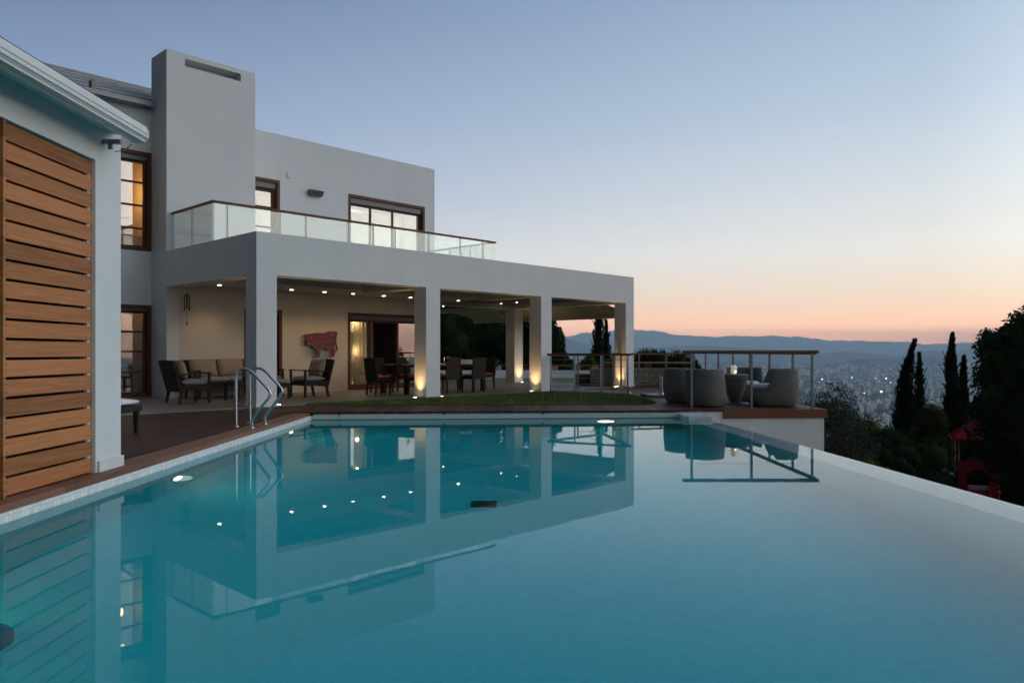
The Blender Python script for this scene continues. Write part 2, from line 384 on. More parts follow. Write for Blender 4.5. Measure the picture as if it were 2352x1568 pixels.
def grass(name, poly, n, h, seed, label):
    rg = random.Random(seed); mb = MB(); xs = [p[0] for p in poly]; ys = [p[1] for p in poly]; k = 0
    while k < n:
        x, y = rg.uniform(min(xs), max(xs)), rg.uniform(min(ys), max(ys))
        if not inpoly(x, y, poly): continue
        k += 1; a = rg.uniform(0, 6.28); w = .006+rg.random()*.006; hh = h*(.5+rg.random()); lx, ly = rg.gauss(0, hh*.4), rg.gauss(0, hh*.4)
        mb.add([(x-w*math.cos(a), y-w*math.sin(a), .02), (x+w*math.cos(a), y+w*math.sin(a), .02), (x+lx, y+ly, .03+hh)], [(0,1,2)])
    return tag(mb.build(name, GRASS), label, 'grass', kind='stuff')
grass('grass_blades', lawn, 26000, .035, 3, 'short green grass blades on the lawn wedge beside the pool deck')

# white wall under the right deck, block at the end of the overflow, wood fascia
t = empty('retaining_wall', (4.9,14.85,-3), 0, 'white rendered wall holding up the right deck beside the infinity edge', 'wall')
mb = MB(); mb.prism([(3.2,14.62),(6.05,14.815),(6.05,26),(3.2,26)], -.3, 2.962); mb.build('wall', PL, t, (-4.9,-14.85,0))
mb = MB(); mb.prism([(4.05,14.64),(6.10,14.78),(6.10,26.02),(6.055,26.02),(6.055,14.81),(4.05,14.675)], 2.83, 2.998); mb.build('fascia_board', FASW, t, (-4.9,-14.85,0))
mb = MB(); mb.prism([(3.18,14.14),(3.70,14.06),(3.74,14.66),(3.18,14.63)], 2.5, 2.93); mb.build('end_block', MOSW, t, (-4.9,-14.85,0), bevel=.008)
# housing of the pool cover: white panels with dark seams along the far pool edge
t = empty('pool_cover_housing', (-.3,14.3,-.1), 0, 'long white pool cover housing in four panels along the far pool edge', 'pool cover')
def edge(px):                                          # point on the far pool edge seen in column px
    p = (px-1176)/F; k = .47/6.92; x = p*(14.13+3.72*k)/(1-p*k); return Vector((x, 14.13+(x+3.72)*k))
cuts = [718, 779, 1020, 1247, 1562]
for a, b in zip(cuts, cuts[1:]):
    p, q = edge(a+2), edge(b-2)
    mb = MB(); mb.prism([(p.x,p.y-.012),(q.x,q.y-.012),(q.x,q.y+.02),(p.x,p.y+.02)], -.138, -.045)
    mb.build('panel', WHITEM, t, (.3,-14.3,.1))
p, q = edge(716), edge(1563)
MB().prism([(p.x,p.y-.03),(q.x,q.y-.03),(q.x,q.y-.002),(p.x,p.y-.002)], -.034, .002).build('lip_board', DECKY, t, (.3,-14.3,.1))
MB().prism([(p.x,p.y-.02),(q.x,q.y-.02),(q.x,q.y+.0),(p.x,p.y+.0)], -.1495, -.1385).build('track', GREYM, t, (.3,-14.3,.1))
# drain on the pool floor
mb = MB()
for k in range(12): mb.box(-.13+k*.0225,-.13+k*.0225+.012,-.13,.13,0,.015)
for k in range(5): mb.box(-.13,.13,-.13+k*.06,-.13+k*.06+.018,.002,.013)
tag(mb.build('floor_drain', BLK, None, (-.29,7.9,-1.618)), 'square dark grating set in the pool floor in the middle of the pool', 'drain')
# pool lamps
def pool_lamp(loc, ang, label, r=.055, power=7, flat=1.0):
    t = empty('pool_lamp', loc, ang, label, 'pool lamp', 'underwater lamps of the pool')
    MB().lathe([(r*1.35,-.012),(r*1.35,.012),(r*1.05,.022)], 24).build('bezel', STEEL, t).rotation_euler = (0, R(90), 0)
    MB().lathe([(r,.018),(r*.98,.03),(r*.5,.036)], 24).build('lens', LAMPP, t).rotation_euler = (0, R(90), 0)
    t.scale = (1,1,flat)
    light('lamp_light', 'SPOT', (.06,0,0), (.95,1,.85), power, t, .12, (0,R(-90),0), 158, 1.0)
pool_lamp((-3.715,8.44,-.98), 0, 'lit round lamp under the water on the left pool wall, nearer one', .10, 6)
pool_lamp((-3.715,12.77,-.91), 0, 'lit round lamp under the water on the left pool wall, by the far corner', .10, 6)
pl = edge(1391); pool_lamp((pl.x, pl.y-.012, -.70), R(-88), 'lit lamp in the far pool wall, brightest and widest one', .16, 3.5)
t = empty('pool_lamp', (-3.17,4.50,-1.62), R(35), 'dark rounded floor lamp deep in the pool at the lower left corner of the photo', 'pool lamp', 'underwater lamps of the pool')
MB().lathe([(.20,0),(.20,.10),(.17,.16),(.08,.19)], 24).build('hood', mat('teal_hood', (.03,.30,.38), .8), t)
MB().lathe([(.03,-.03),(.05,0),(.03,.03)], 12, (-.24,.10,.10)).build('bulb', mat('dim_bulb', (.5,.5,.3), .5, emit=(1,.85,.4), es=1.0), t)
light('lamp_light', 'POINT', (-.30,.14,.30), (1,.60,.20), 2.6, t, .10)
# hand rails by the steps
prof = [(1070,1452),(1070,1200),(1070,1010),(1080,965),(1105,940),(1140,930),(1180,938),(1210,957),(1245,990),(1290,1040),(1335,1088),(1360,1117),(1373,1140),(1372,1165),(1355,1195),(1320,1238),(1275,1295),(1240,1342),(1220,1372),(1211,1400),(1209,1446)]
t = empty('pool_handrail', (-3.95,11.6,0), 0, 'pair of bent stainless steel hand rails on the left pool edge', 'handrail')
pp = []
for x, y in prof:
    X = ((290+x*.28063)/1.0884-1176)/F*11.3; Z = 1.1-((660+y*.28063)/1.0884-YH)/F*11.3; pp.append((X+3.95, 0, Z))
pp[0] = (pp[0][0],0,0); pp[-1] = (pp[-1][0],0,-.03)
for dy in (-.3, .3):
    r_ = MB().tube(pp, .021, 14).build('rail', STEEL, t, (0,dy,0))
    for k in (0, -1): MB().lathe([(.042,0),(.042,.008),(.024,.02)], 18, (pp[k][0],0,max(pp[k][2],-.02))).build('flange', STEEL, r_)

# ================================================================== VILLA
V = empty('villa', H(0,0), RH, 'large modern white two-storey villa with lit veranda and tall chimney slab behind the pool', 'house')
ZP, ZO, VB, VU, UR, LV = 3.497, 2.655, 4.337, 5.239, 8.45, 12.94
VE = 9.6
def vp(mb, name, m, **k): return mb.build(name, m, V, **k)
# columns
cols = [(0,0),(4.34,0),(8.477,0),(12.5,0),(12.5,4.85)]
for (a, b) in cols:
    c = vp(MB().box(a,a+.44,b,b+.44,.016,ZO), 'column', PL)
    MB().box(a-.012,a+.452,b-.012,b+.452,.014,.09).build('plinth', PL, c)
# outer beams
vp(MB().box(0,LV,0,.44,ZO,ZP), 'front_beam', PL)
vp(MB().box(0,.44,.44,VB-.002,ZO,ZP), 'side_beam', PL)
vp(MB().box(12.5,12.94,.44,VE,ZO,ZP), 'side_beam', PL)
vp(MB().box(8.45,12.498,VE-.44,VE,ZO,ZP), 'back_beam', PL)
for a in (4.34, 8.477): vp(MB().box(a,a+.44,.442,2.548,ZO,3.05), 'cross_beam', CEIL)
vp(MB().box(8.92,12.498,4.85,5.29,ZO,2.798), 'cross_beam', CEIL)
# flat roof, recessed dark wood ceiling, plaster soffit along the wall
vp(MB().box(.442,12.498,.442,VU,3.25,3.36), 'flat_roof', PL)
vp(MB().box(8.46,12.498,VU+.002,VE-.442,3.25,3.36), 'flat_roof', PL)
vp(MB().box(.442,8.915,.442,VB-.002,3.06,3.10), 'wood_ceiling', DARKW)
vp(MB().box(8.922,12.497,.442,VE-.442,2.80,2.84), 'wood_ceiling', DARKW)
vp(MB().box(.442,8.918,2.55,VB-.002,2.72,3.055), 'soffit', CEIL)
# ground floor wall with doors
doors = [(1.95,3.01,.03,2.22),(5.07,8.25,.03,2.235)]
vp(holed(.301,UR,.0,3.248,VB,VB+.3,doors), 'wall', PLC)
vp(holed(VB+.3,10.5,0,3.248,UR-.3,UR,[], axis='u'), 'wall', PLC)
# chimney tower with its slot
slot = [(.439,1.855,7.985,8.175)]
mb = holed(0,2.251,3.25,8.29,VB,VB+.35,slot); mb.box(0,2.251,VB+.35,VU,3.25,8.29); 
mb.box(0,.30,VB,VU,0,3.25)
vp(mb, 'chimney', PL)
# left wing wall with windows
lwin = [(-1.75,-.004,3.56,5.97),(-1.75,-.004,.0,2.25)]
vp(holed(-8,.02+.26,0,7.13,VU,VU+.3,lwin), 'wall', PL)
# upper floor
uwin = [(2.4,3.45,3.45,5.86),(5.70,8.65,3.45,5.84)]
vp(holed(2.0,9.069,3.25,7.14,VU+.0,VU+.3,uwin), 'wall', PL)
mb = MB(); mb.box(8.77,9.069,VU+.3,11,3.25,7.14); mb.box(2.0,8.77,10.7,11,3.25,7.14); mb.box(2.0,8.77,VU+.3,10.7,6.7,6.95); vp(mb, 'upper_wall', PL)
# sloping zinc roof of the left wing
mb = MB(); e0 = (4.98, 7.10); e1 = (7.5, 8.27)
def rp(t): return (e0[0]+(e1[0]-e0[0])*t, e0[1]+(e1[1]-e0[1])*t)
mb.add([(-9,e0[0],e0[1]),(2.3,e0[0],e0[1]),(2.3,e1[0],e1[1]),(-9,e1[0],e1[1]),(-9,e0[0],e0[1]-.07),(2.3,e0[0],e0[1]-.07),(2.3,10,7.1),(-9,10,7.1)],
       [(0,1,2,3),(4,5,1,0),(3,2,6,7),(7,6,5,4),(1,5,6,2),(4,0,3,7)])
rf = vp(mb, 'roof', ZINC)
mb = MB()
for k in range(0, 6):
    v_, z_ = rp(k/5.0); mb.box(-9,2.3,v_-.012,v_+.012,z_+.0,z_+.045)
mb.build('roof_seam', ZINC, rf)
vp(MB().box(-9,-.003,4.93,4.978,7.03,7.085), 'gutter', ZINC)
mb = MB(); mb.box(-1.42,-1.30,5.0,5.2,7.14,7.36); vp(mb, 'roof_vent', STONE)

def window(u0, u1, z0, z1, v, nv=(), nh=(), fw=.085, sash=.075, box=.16, name='window', label=None, glass=GLASS, deep=.2, gaps=()):
    """casing lined into the opening, roller box on top, sash with bars, one pane"""
    mb = holed(u0, u1, z0, z1, v-.012, v+deep, [(u0+fw, u1-fw, z0+fw*.9, z1-fw)])
    w = vp(mb, name, FRAMEW)
    top = z1-fw-box
    if box: MB().box(u0+fw+.001,u1-fw-.001,v+.05,v+deep-.01,top,z1-fw-.001).build('shutter_box', GREYM, w)
    a, b, c, d = u0+fw, u1-fw, z0+fw*.9, top if box else z1-fw
    hs = []; us = [a+sash, *nv, b-sash]; zs = [c+sash, *nh, d-sash]
    for i in range(len(us)-1):
        for j in range(len(zs)-1):
            hs.append((us[i]+(.03 if i else 0), us[i+1]-(.03 if i < len(us)-2 else 0), zs[j]+(.022 if j else 0), zs[j+1]-(.022 if j < len(zs)-2 else 0)))
    holed(a+.001,b-.001,c+.001,d-.001,v+deep-.07,v+deep-.015,hs).build('sash', FRAMEW, w)
    cutp = [a+.02]+[x for g_ in gaps for x in g_]+[b-.02]
    for p, q in zip(cutp[::2], cutp[1::2]):
        mb = MB(); mb.add([(p,v+deep-.04,c+.02),(q,v+deep-.04,c+.02),(q,v+deep-.04,d-.02),(p,v+deep-.04,d-.02)], [(0,1,2,3)])
        mb.build('pane', glass, w)
    if label: w['label'] = label
    return w
window(-1.75,-.004,3.56,5.97,VU,nh=(4.12,4.68,5.24),box=.12,sash=.06)
window(-1.75,-.004,.0,2.25,VU,nh=(.62,1.12,1.6),box=.06,name='glass_door',sash=.06)
window(2.4,3.45,3.45,5.86,VU,nh=(4.0,4.55,5.1),sash=.09)
window(5.70,8.65,3.45,5.84,VU,nv=(6.60,7.45),sash=.06)
window(1.95,3.01,.03,2.22,VB,name='glass_door',box=.08)
w = window(5.07,8.25,.03,2.235,VB,nv=(6.02,6.95),name='sliding_door',box=.1,sash=.07,gaps=[(6.05,6.92)])
MB().tube([(5.20,VB+.10,.92),(5.20,VB+.07,.94),(5.20,VB+.07,1.16),(5.20,VB+.10,1.18)], .012, 8).build('handle', STEEL, w)
# rooms behind the windows
def room(u0, u1, v0, v1, z0, z1, m, name='room'):
    mb = MB(); mb.box(u0,u1,v0,v1,z0,z1); mb.f = [f[::-1] for i, f in enumerate(mb.f) if i != 2]; mb.sm = mb.sm[:5]; mb.mi = mb.mi[:5]
    return vp(mb, name, m)
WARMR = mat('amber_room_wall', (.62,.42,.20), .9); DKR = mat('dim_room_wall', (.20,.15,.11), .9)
r1 = room(-2.4,.27,VU+.302,8.4,3.3,6.3,WARMR)
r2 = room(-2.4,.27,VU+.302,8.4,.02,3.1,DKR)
r3 = room(2.0,4.6,VU+.302,8.6,3.40,6.1,ROOM)
r4 = room(4.9,8.76,VU+.302,9.4,3.40,6.1,ROOM)
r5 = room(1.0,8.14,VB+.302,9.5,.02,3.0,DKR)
light('indoor_light', 'POINT', (-.35,6.6,5.2), (1,.62,.26), 32, V, .15)
light('indoor_light', 'POINT', (-.6,6.9,2.2), (1,.58,.22), 16, V, .15)
light('indoor_light', 'POINT', (3.2,7,5.3), (1,.86,.62), 24, V, .2)
light('indoor_light', 'POINT', (6.6,7.2,5.4), (1,.92,.74), 38, V, .2)
light('indoor_light', 'POINT', (5.6,VB+.30,2.02), (1,.72,.38), 5, V, .05)  # added between pane and curtain to brighten the door leaf
light('indoor_light', 'POINT', (5.6,VB+.30,1.15), (1,.72,.40), 2.5, V, .05)  # second added fill for the same leaf, lower down
vp(MB().box(4.95,8.72,6.75,7.05,5.72,6.09), 'ceiling_beam', ROOM)
GREYD = mat('pale_grey_door', (.32,.33,.33), .6); vp(MB().box(8.0,8.12,5.6,5.75,3.41,5.6), 'inner_post', GREYD); vp(MB().box(7.1,7.9,9.3,9.38,3.41,5.5), 'wardrobe_door', GREYD)
# curtain put in for the sky reflection, and fittings seen through the panes
cu_ = MB()
for k in range(24):
    a = 5.18+k*.036; cu_.add([(a,VB+.42+.02*math.sin(k*1.9),.06),(a+.036,VB+.42+.02*math.sin((k+1)*1.9),.06),(a+.036,VB+.42+.02*math.sin((k+1)*1.9),2.1),(a,VB+.42+.02*math.sin(k*1.9),2.1)], [(0,1,2,3)], True)
vp(cu_, 'reflection_curtain', mat('cream_reflection_curtain', (.75,.62,.42), .9))
mb = MB(); mb.box(-1.7,.2,VU+.9,VU+.96,3.45,4.05)
for k in range(5): mb.box(-1.5+k*.34,-1.46+k*.34,VU+.88,VU+.9,3.45,4.05)
vp(mb, 'landing_parapet', mat('amber_panel', (.80,.48,.16), .8))
vp(MB().tube([(-1.7,VU+.7,4.2),(.1,VU+1.6,4.62)], .035, 8), 'stair_rail', RAILW)
mb = MB(); mb.box(-1.6,.15,VU+.8,VU+1.6,.74,.80); mb.box(-.6,-.5,VU+1.0,VU+1.4,.02,.74); vp(mb, 'dining_counter', mat('oak_top', (.42,.25,.12), .4))
def downlight(u, v, z, r=.045, power=21, spot=True, up=None):
    d = vp(MB().lathe([(r*1.35,-.008),(r*1.35,.0),(r*1.2,.001)], 20, (u,v,z-.001)), 'downlight', WHITEM)
    MB().lathe([(r,-.016),(r,-.009)], 20, (u,v,z-.001)).build('bulb', LAMPW, d)
    if spot: light('lamp_light', 'SPOT', (u,v,z-.03), (1,.63,.30), power, d, .04, (0,0,0), 112, .8)
for px in (496, 659, 733, 801, 866, 927, 1038):
    D = F*(2.71-1.1)/(YH-{496:655,659:666,733:671,801:675,866:680,927:684,1038:691}[px]); X = (px-1176)/F*D; dx, dy = X-OX, D-OY
    u_ = dx*su+dy*cu; downlight(u_, 3.62 if u_ < 8.3 else 3.62, 2.72)
for u_, v_ in ((11.38,3.68),(11.5,4.54),(11.46,5.40),(11.07,7.09)): downlight(u_, v_, 2.80, .03, 5)
downlight(-.33,6.2,5.95,.045,0,False); downlight(5.98,6.1,5.62,.10,0,False)
# balcony railing
br = empty('balcony_railing', (0,0,0)); br.parent = V
mb = MB(); mb.box(.10,8.86,2.14,2.215,4.375,4.425); mb.box(.10,.175,2.215,VB,4.375,4.425); mb.box(8.785,8.86,2.215,VU,4.375,4.425)
mb.build('handrail', RAILW, br, bevel=.008)
posts = [.455,1.735,2.424,3.623,4.395,5.098,6.254,7.441,8.347]
for u_ in posts: MB().box(u_-.018,u_+.018,2.185,2.225,3.36,4.375).build('post', GALV, br)
for v_ in (3.25, 4.28): MB().box(.125,.155,v_-.018,v_+.018,3.36,4.375).build('post', GALV, br)
for v_ in (3.25, 4.2): MB().box(8.81,8.84,v_-.018,v_+.018,3.36,4.375).build('post', GALV, br)
ends = [.14]+posts+[8.82]
for a, b in zip(ends, ends[1:]): MB().box(a+.012,b-.012,2.168,2.180,3.42,4.36).build('glass_panel', BGLASS, br)
for a, b in ((2.2,3.23),(3.27,4.30)): MB().box(.118,.130,a,b,3.42,4.36).build('glass_panel', BGLASS, br); MB().box(8.842,8.852,a,b,3.42,4.36).build('glass_panel', BGLASS, br)
# small conduit bracket on the upper wall
vp(MB().box(3.66,3.675,VU-.02,VU-.001,5.98,6.12).box(3.675,3.78,VU-.02,VU-.001,5.98,5.994), 'bracket', GALV)
# floodlight
t = empty('floodlight', H(4.54,VU,5.67), RH, 'dark grey wedge floodlight fixed high on the upper wall', 'floodlight')
mb = MB(); mb.add([(-.22,-.005,-.075),(.22,-.005,-.075),(.22,-.005,.075),(-.22,-.005,.075),(-.2,-.12,-.09),(.2,-.12,-.09),(.22,-.2,.06),(-.22,-.2,.06)],
  [(0,1,2,3)[::-1],(4,5,6,7),(0,1,5,4),(3,7,6,2),(0,4,7,3),(1,2,6,5)]); mb.build('housing', GREYM, t, bevel=.006)
mb = MB(); mb.add([(-.17,-.13,-.066),(.17,-.13,-.066),(.185,-.195,.038),(-.185,-.195,.038)], [(0,1,2,3)]); mb.build('lens', mat('dark_lens', (.09,.09,.095), .2), t, (0,-.004,-.004))
# uplights in the paving
def uplight(u, v, label, tu, tv, power=40):
    p = H(u, v, .016); t = empty('ground_uplight', p, RH, label, 'uplight', 'round uplights let into the paving by the columns')
    MB().lathe([(.06,0),(.06,.006),(.048,.010)], 20).build('rim', STEEL, t)
    MB().lathe([(.045,.008),(.042,.013)], 20).build('lens', LAMPW, t)
    d = Vector(((tu-u)*.4, (tv-v)*.4, 1.5)).normalized(); rot = (-d).to_track_quat('Z', 'Y').to_euler()
    light('lamp_light', 'SPOT', (0,0,.03), (1,.62,.27), power, t, .07, rot, 100, 1.0)
uplight(.62,.25,'uplight in the paving at the right foot of the first column by the hand rails',.5,.25)
uplight(4.18,.22,'uplight lighting the left side of the second column from the left',4.34,.22)
uplight(4.93,.12,'uplight at the right foot of the second column beside the lawn',4.8,.2)
uplight(8.317,.22,'uplight lighting the left side of the third column from the left',8.477,.22)
uplight(12.34,.22,'uplight lighting the left side of the last front column',12.5,.22)
uplight(12.05,.1,'uplight standing a little left of the last front column among the rail posts',12.1,.2,14)
uplight(12.73,4.69,'uplight lighting the front of the rear column by the garden',12.72,4.85)

# ================================================================== POOL HOUSE at the left
t = empty('pool_house', (-4.6,6.5,0), 0, 'white pool house wall with wooden slat shutter at the left edge of the photo', 'pool house')
def ph(mb, name, m, **k): 
    o = mb.build(name, m, t, (4.6,-6.5,0), **k); return o
mb = holed(2.0,7.56,-.02,3.28,-4.07,-3.87,[(3.0,7.10,-.03,2.885)],axis='u'); ph(mb, 'wall', PL)
ph(MB().box(-7,-4.072,7.36,7.56,-.02,3.28), 'wall', PL)
ph(MB().box(-4.09,-3.845,7.125,7.575,-.018,.085), 'plinth', PL)
ph(MB().box(-7,-4.072,2.0,2.2,-.02,3.28), 'wall', PL)
rf = ph(MB().box(-7.1,-3.66,1.9,7.40,3.282,3.36), 'roof', mat('roof_edge_board', (.10,.06,.04), .6))
ph(MB().box(-3.868,-3.64,1.9,7.38,3.20,3.281), 'soffit', PL)
ph(MB().box(-4.4,-4.36,3.0,7.36,-.02,2.9), 'inner_wall', mat('shaded_store_wall', (.03,.02,.015), .9))  # near-black colour stands for the unlit interior behind the slats
# slat shutter
mb = MB(); p = .1525
for k in range(19):
    z0 = -.005+k*p; mb.box(-3.935+rnd.uniform(-.001,.001),-3.90,5.872,7.092,z0,z0+p-.023)
for k in range(19):
    for y in (5.893,7.07):
        for dz in (.03,.098): mb.box(-3.901,-3.8985,y-.005,y+.005,-.005+k*p+dz-.005,-.005+k*p+dz+.005,1)
    if k < 18: mb.box(-3.955,-3.91,7.035,7.075,k*p+p-.031,k*p+p-.005,2)
sh = ph(mb, 'slat_shutter', [SLATW, BLK, WHITEM], bevel=.0)
mb = MB()
for y in (5.9,7.06): mb.box(-3.965,-3.936,y-.03,y+.03,.0,2.87)
mb.build('batten', SLATW, sh)
ph(MB().box(-3.955,-3.885,5.836,5.866,-.02,2.885), 'shutter_stile', SLATW, bevel=.003)
ph(MB().box(-4.02,-3.965,5.70,5.835,-.02,2.885), 'shaded_jamb', mat('shaded_jamb_wood', (.02,.012,.008), .7))  # shade beside the stile put into the jamb's near-black colour
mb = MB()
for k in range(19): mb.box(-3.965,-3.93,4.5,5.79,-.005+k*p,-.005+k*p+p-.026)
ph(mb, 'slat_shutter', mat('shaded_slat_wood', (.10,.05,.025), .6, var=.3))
# roll awning cassette
pr = [(-.085,-.02),(-.07,-.07),(-.02,-.085),(.05,-.075),(.085,-.03),(.085,.03),(.06,.075),(0,.085),(-.07,.07)]
def sect(mb, y0, y1, sc=1.0):
    n = len(pr); vs = [(-3.56+a*sc, y0, 3.18+b*sc) for a, b in pr]+[(-3.56+a*sc, y1, 3.18+b*sc) for a, b in pr]
    mb.add(vs, [(i,(i+1)%n,n+(i+1)%n,n+i) for i in range(n)], False); mb.add(vs[:n], [tuple(range(n))[::-1]]); mb.add(vs[n:], [tuple(range(n))])
    return mb
aw = ph(sect(MB(), 1.9, 7.29), 'awning_cassette', WHITEM, bevel=.006)
mb = MB()
for a, b in ((.087,.0),(.082,-.035),(.06,-.075),(.0,-.086)): mb.box(-3.56+a-.005,-3.56+a+.005,1.9,7.285,3.18+b-.006,3.18+b+.006)
mb.build('awning_rib', WHITEM, aw); sect(MB(), 7.291, 7.306, 1.06).build('end_cap', WHITEM, aw)
ph(MB().box(-3.866,-3.70,7.21,7.26,3.07,3.11).box(-3.82,-3.78,7.22,7.25,3.02,3.07).tube([(-3.77,7.25,3.0),(-3.70,7.30,3.03),(-3.62,7.28,3.08)],.006,6), 'awning_bracket', GALV, bevel=.004)

# ================================================================== FURNITURE on the terrace
def hang(u, v): return H(u, v, .016)
def soft(name, x0, x1, y0, y1, z0, z1, m, parent, puff=.02, rot=None, loc=None):
    """cushion: a rounded, slightly swollen slab"""
    mb = MB(); nx = ny = 8
    cx, cy, cz = (x0+x1)/2, (y0+y1)/2, (z0+z1)/2; a, b, c = (x1-x0)/2, (y1-y0)/2, (z1-z0)/2
    vs = []
    for sgn in (-1, 1):
        for i in range(nx+1):
            for j in range(ny+1):
                p, q = 2*i/nx-1, 2*j/ny-1; w = (1-abs(p)**4)*(1-abs(q)**4); e = (1-abs(p)**12)*(1-abs(q)**12)
                px_, qy_ = p*a*(1-.03*(1-abs(q)**2)*0), q*b
                vs.append((px_, qy_, sgn*(c*(.35+.65*min(1, e*1.6))+puff*w)))
    n1 = (nx+1)*(ny+1); fs = []
    for i in range(nx):
        for j in range(ny):
            k = i*(ny+1)+j; fs.append((k,k+1,k+ny+2,k+ny+1)); fs.append((n1+k,n1+k+ny+1,n1+k+ny+2,n1+k+1))
    for i in range(nx):
        k = i*(ny+1); fs.append((k,k+ny+1,n1+k+ny+1,n1+k)); k += ny; fs.append((k,n1+k,n1+k+ny+1,k+ny+1))
    for j in range(ny):
        fs.append((j,n1+j,n1+j+1,j+1)); k = nx*(ny+1)+j; fs.append((k,k+1,n1+k+1,n1+k))
    Mx = Matrix.Translation(Vector((cx,cy,cz))) @ (rot.to_4x4() if rot else Matrix.Identity(4))
    mb.add([Mx @ Vector(q) for q in vs], fs, True)
    return mb.build(name, m, parent)
def leg(mb, x, y, z0, z1, r0, r1, dx=0, dy=0):
    v = [(x+dx-r0,y+dy-r0,z0),(x+dx+r0,y+dy-r0,z0),(x+dx+r0,y+dy+r0,z0),(x+dx-r0,y+dy+r0,z0),(x-r1,y-r1,z1),(x+r1,y-r1,z1),(x+r1,y+r1,z1),(x-r1,y+r1,z1)]
    return mb.add(v, [(3,2,1,0),(4,5,6,7),(0,1,5,4),(1,2,6,5),(2,3,7,6),(3,0,4,7)])
def back_panel(x, w, z0, z1, lean, curve=.03, th=.05, top=.02, n=10):
    mb = MB(); vs = []
    for s_ in (0, 1):
        for i in range(n+1):
            for j in range(n+1):
                q, r_ = 2*i/n-1, j/n; z = z0+(z1-z0+top*(1-q*q))*r_
                vs.append((x-lean*r_-curve*(1-q*q)*r_-th*s_, q*w/2*(1+.04*r_), z))
    m_ = (n+1)**2; fs = []
    for i in range(n):
        for j in range(n):
            k = i*(n+1)+j; fs += [(k,k+n+1,k+n+2,k+1),(m_+k,m_+k+1,m_+k+n+2,m_+k+n+1)]
    for i in range(n):
        k = i*(n+1); fs += [(k,m_+k,m_+k+n+1,k+n+1)]; k += n; fs += [(k,k+n+1,m_+k+n+1,m_+k)]
        fs += [(i,i+1,m_+i+1,m_+i)]; k = n*(n+1)+i; fs += [(k,m_+k,m_+k+1,k+1)]
    return mb.add(vs, fs)
def seat_unit(t, w, d, cushions, armtop=.66, backtop=.90, seat=.30):
    """wicker lounge seat facing +x: legs, arms, apron, leaning back, cushions"""
    for y in (-w/2+.04, w/2-.04):
        leg(MB(), d/2-.04, y, 0, armtop-.02, .026, .022, .0).build('leg', WICK, t)
        leg(MB(), -d/2+.06, y, 0, seat, .024, .028, -.06).build('leg', WICK, t)
        mb = MB(); mb.add([(-d/2-.06,y-.03,armtop-.06),(-d/2-.06,y+.03,armtop-.06),(d/2+.0,y+.035,armtop-.02),(d/2+.0,y-.035,armtop-.02),(-d/2-.06,y-.03,armtop-.035),(-d/2-.06,y+.03,armtop-.035),(d/2+.0,y+.035,armtop+.01),(d/2+.0,y-.035,armtop+.01)],
            [(3,2,1,0),(4,5,6,7),(0,1,5,4),(1,2,6,5),(2,3,7,6),(3,0,4,7)]); mb.build('armrest', WICK, t, bevel=.006)
    MB().box(-d/2+.02,d/2-.02,-w/2+.02,w/2-.02,seat-.02,seat+.09).build('seat_frame', WICK, t, bevel=.01)
    back_panel(-d/2+.06, w-.02, seat-.05, backtop, .17).build('backrest', WICK, t)
    cw = (w-.14)/cushions
    for k in range(cushions):
        y0 = -w/2+.07+k*cw
        soft('seat_cushion', -d/2+.08, d/2-.01, y0+.004, y0+cw-.004, seat+.092, seat+.20, CUSH, t, .012)
        bc = soft('back_cushion', -.21, .21, y0+.02, y0+cw-.02, -.055, .055, CUSHT, t, .05)
        bc.data.transform(Matrix.Translation((-d/2+.115,0,seat+.41)) @ Matrix.Rotation(R(72), 4, 'Y'))
t = empty('lounge_armchair', hang(-.35,2.30), RH, 'dark wicker armchair seen from behind at the left end of the veranda', 'armchair', 'wicker armchairs on the veranda')
seat_unit(t, .74, .68, 1)
dup(t, hang(2.68,2.47), RH+R(180), 'dark wicker armchair with taupe cushion below the painted cow')
t = empty('wicker_sofa', hang(1.42,3.72), RH-R(90), 'three seat wicker sofa with taupe back cushions along the veranda wall', 'sofa')
seat_unit(t, 2.2, .78, 3)
t = empty('footstool', hang(1.72,2.42), RH, 'low wicker footstool with grey cushion in front of the right armchair', 'footstool')
for x in (-.24,.24):
    for y in (-.24,.24): leg(MB(), x, y, 0, .26, .02, .026).build('leg', WICK, t)
MB().box(-.28,.28,-.28,.28,.26,.36).build('frame', WICK, t, bevel=.01); soft('cushion', -.27,.27,-.27,.27,.362,.45, CUSH, t, .01)
t = empty('coffee_table', hang(.98,2.30), RH, 'low dark wicker coffee table in front of the sofa', 'coffee table')
for x in (-.36,.36):
    for y in (-.30,.30): leg(MB(), x, y, 0, .36, .025, .03).build('leg', WICK, t)
MB().box(-.42,.42,-.36,.36,.36,.42).build('tabletop', WICK, t, bevel=.008)
t = empty('potted_plant', H(.80,2.02,.436), 0, 'small yellow green plant in a dark pot on the coffee table', 'plant')
MB().lathe([(.05,0),(.075,.1),(.08,.14),(.07,.14)], 18).build('pot', BLK, t)
mb = MB(); rg = random.Random(5)
for k in range(150):
    a, e = rg.uniform(0,6.28), rg.uniform(.15,1.5); l = rg.uniform(.1,.27); d = Vector((math.cos(a)*math.cos(e), math.sin(a)*math.cos(e), math.sin(e)))*l; sd = Vector((-math.sin(a),math.cos(a),0))*.014
    b = Vector((0,0,.13)); mb.add([b+d*.35, b+d*.7+sd, b+d, b+d*.7-sd], [(0,1,2,3)])
mb.build('leaves', mat('yellow_green_leaves', (.30,.28,.03), .6), t)
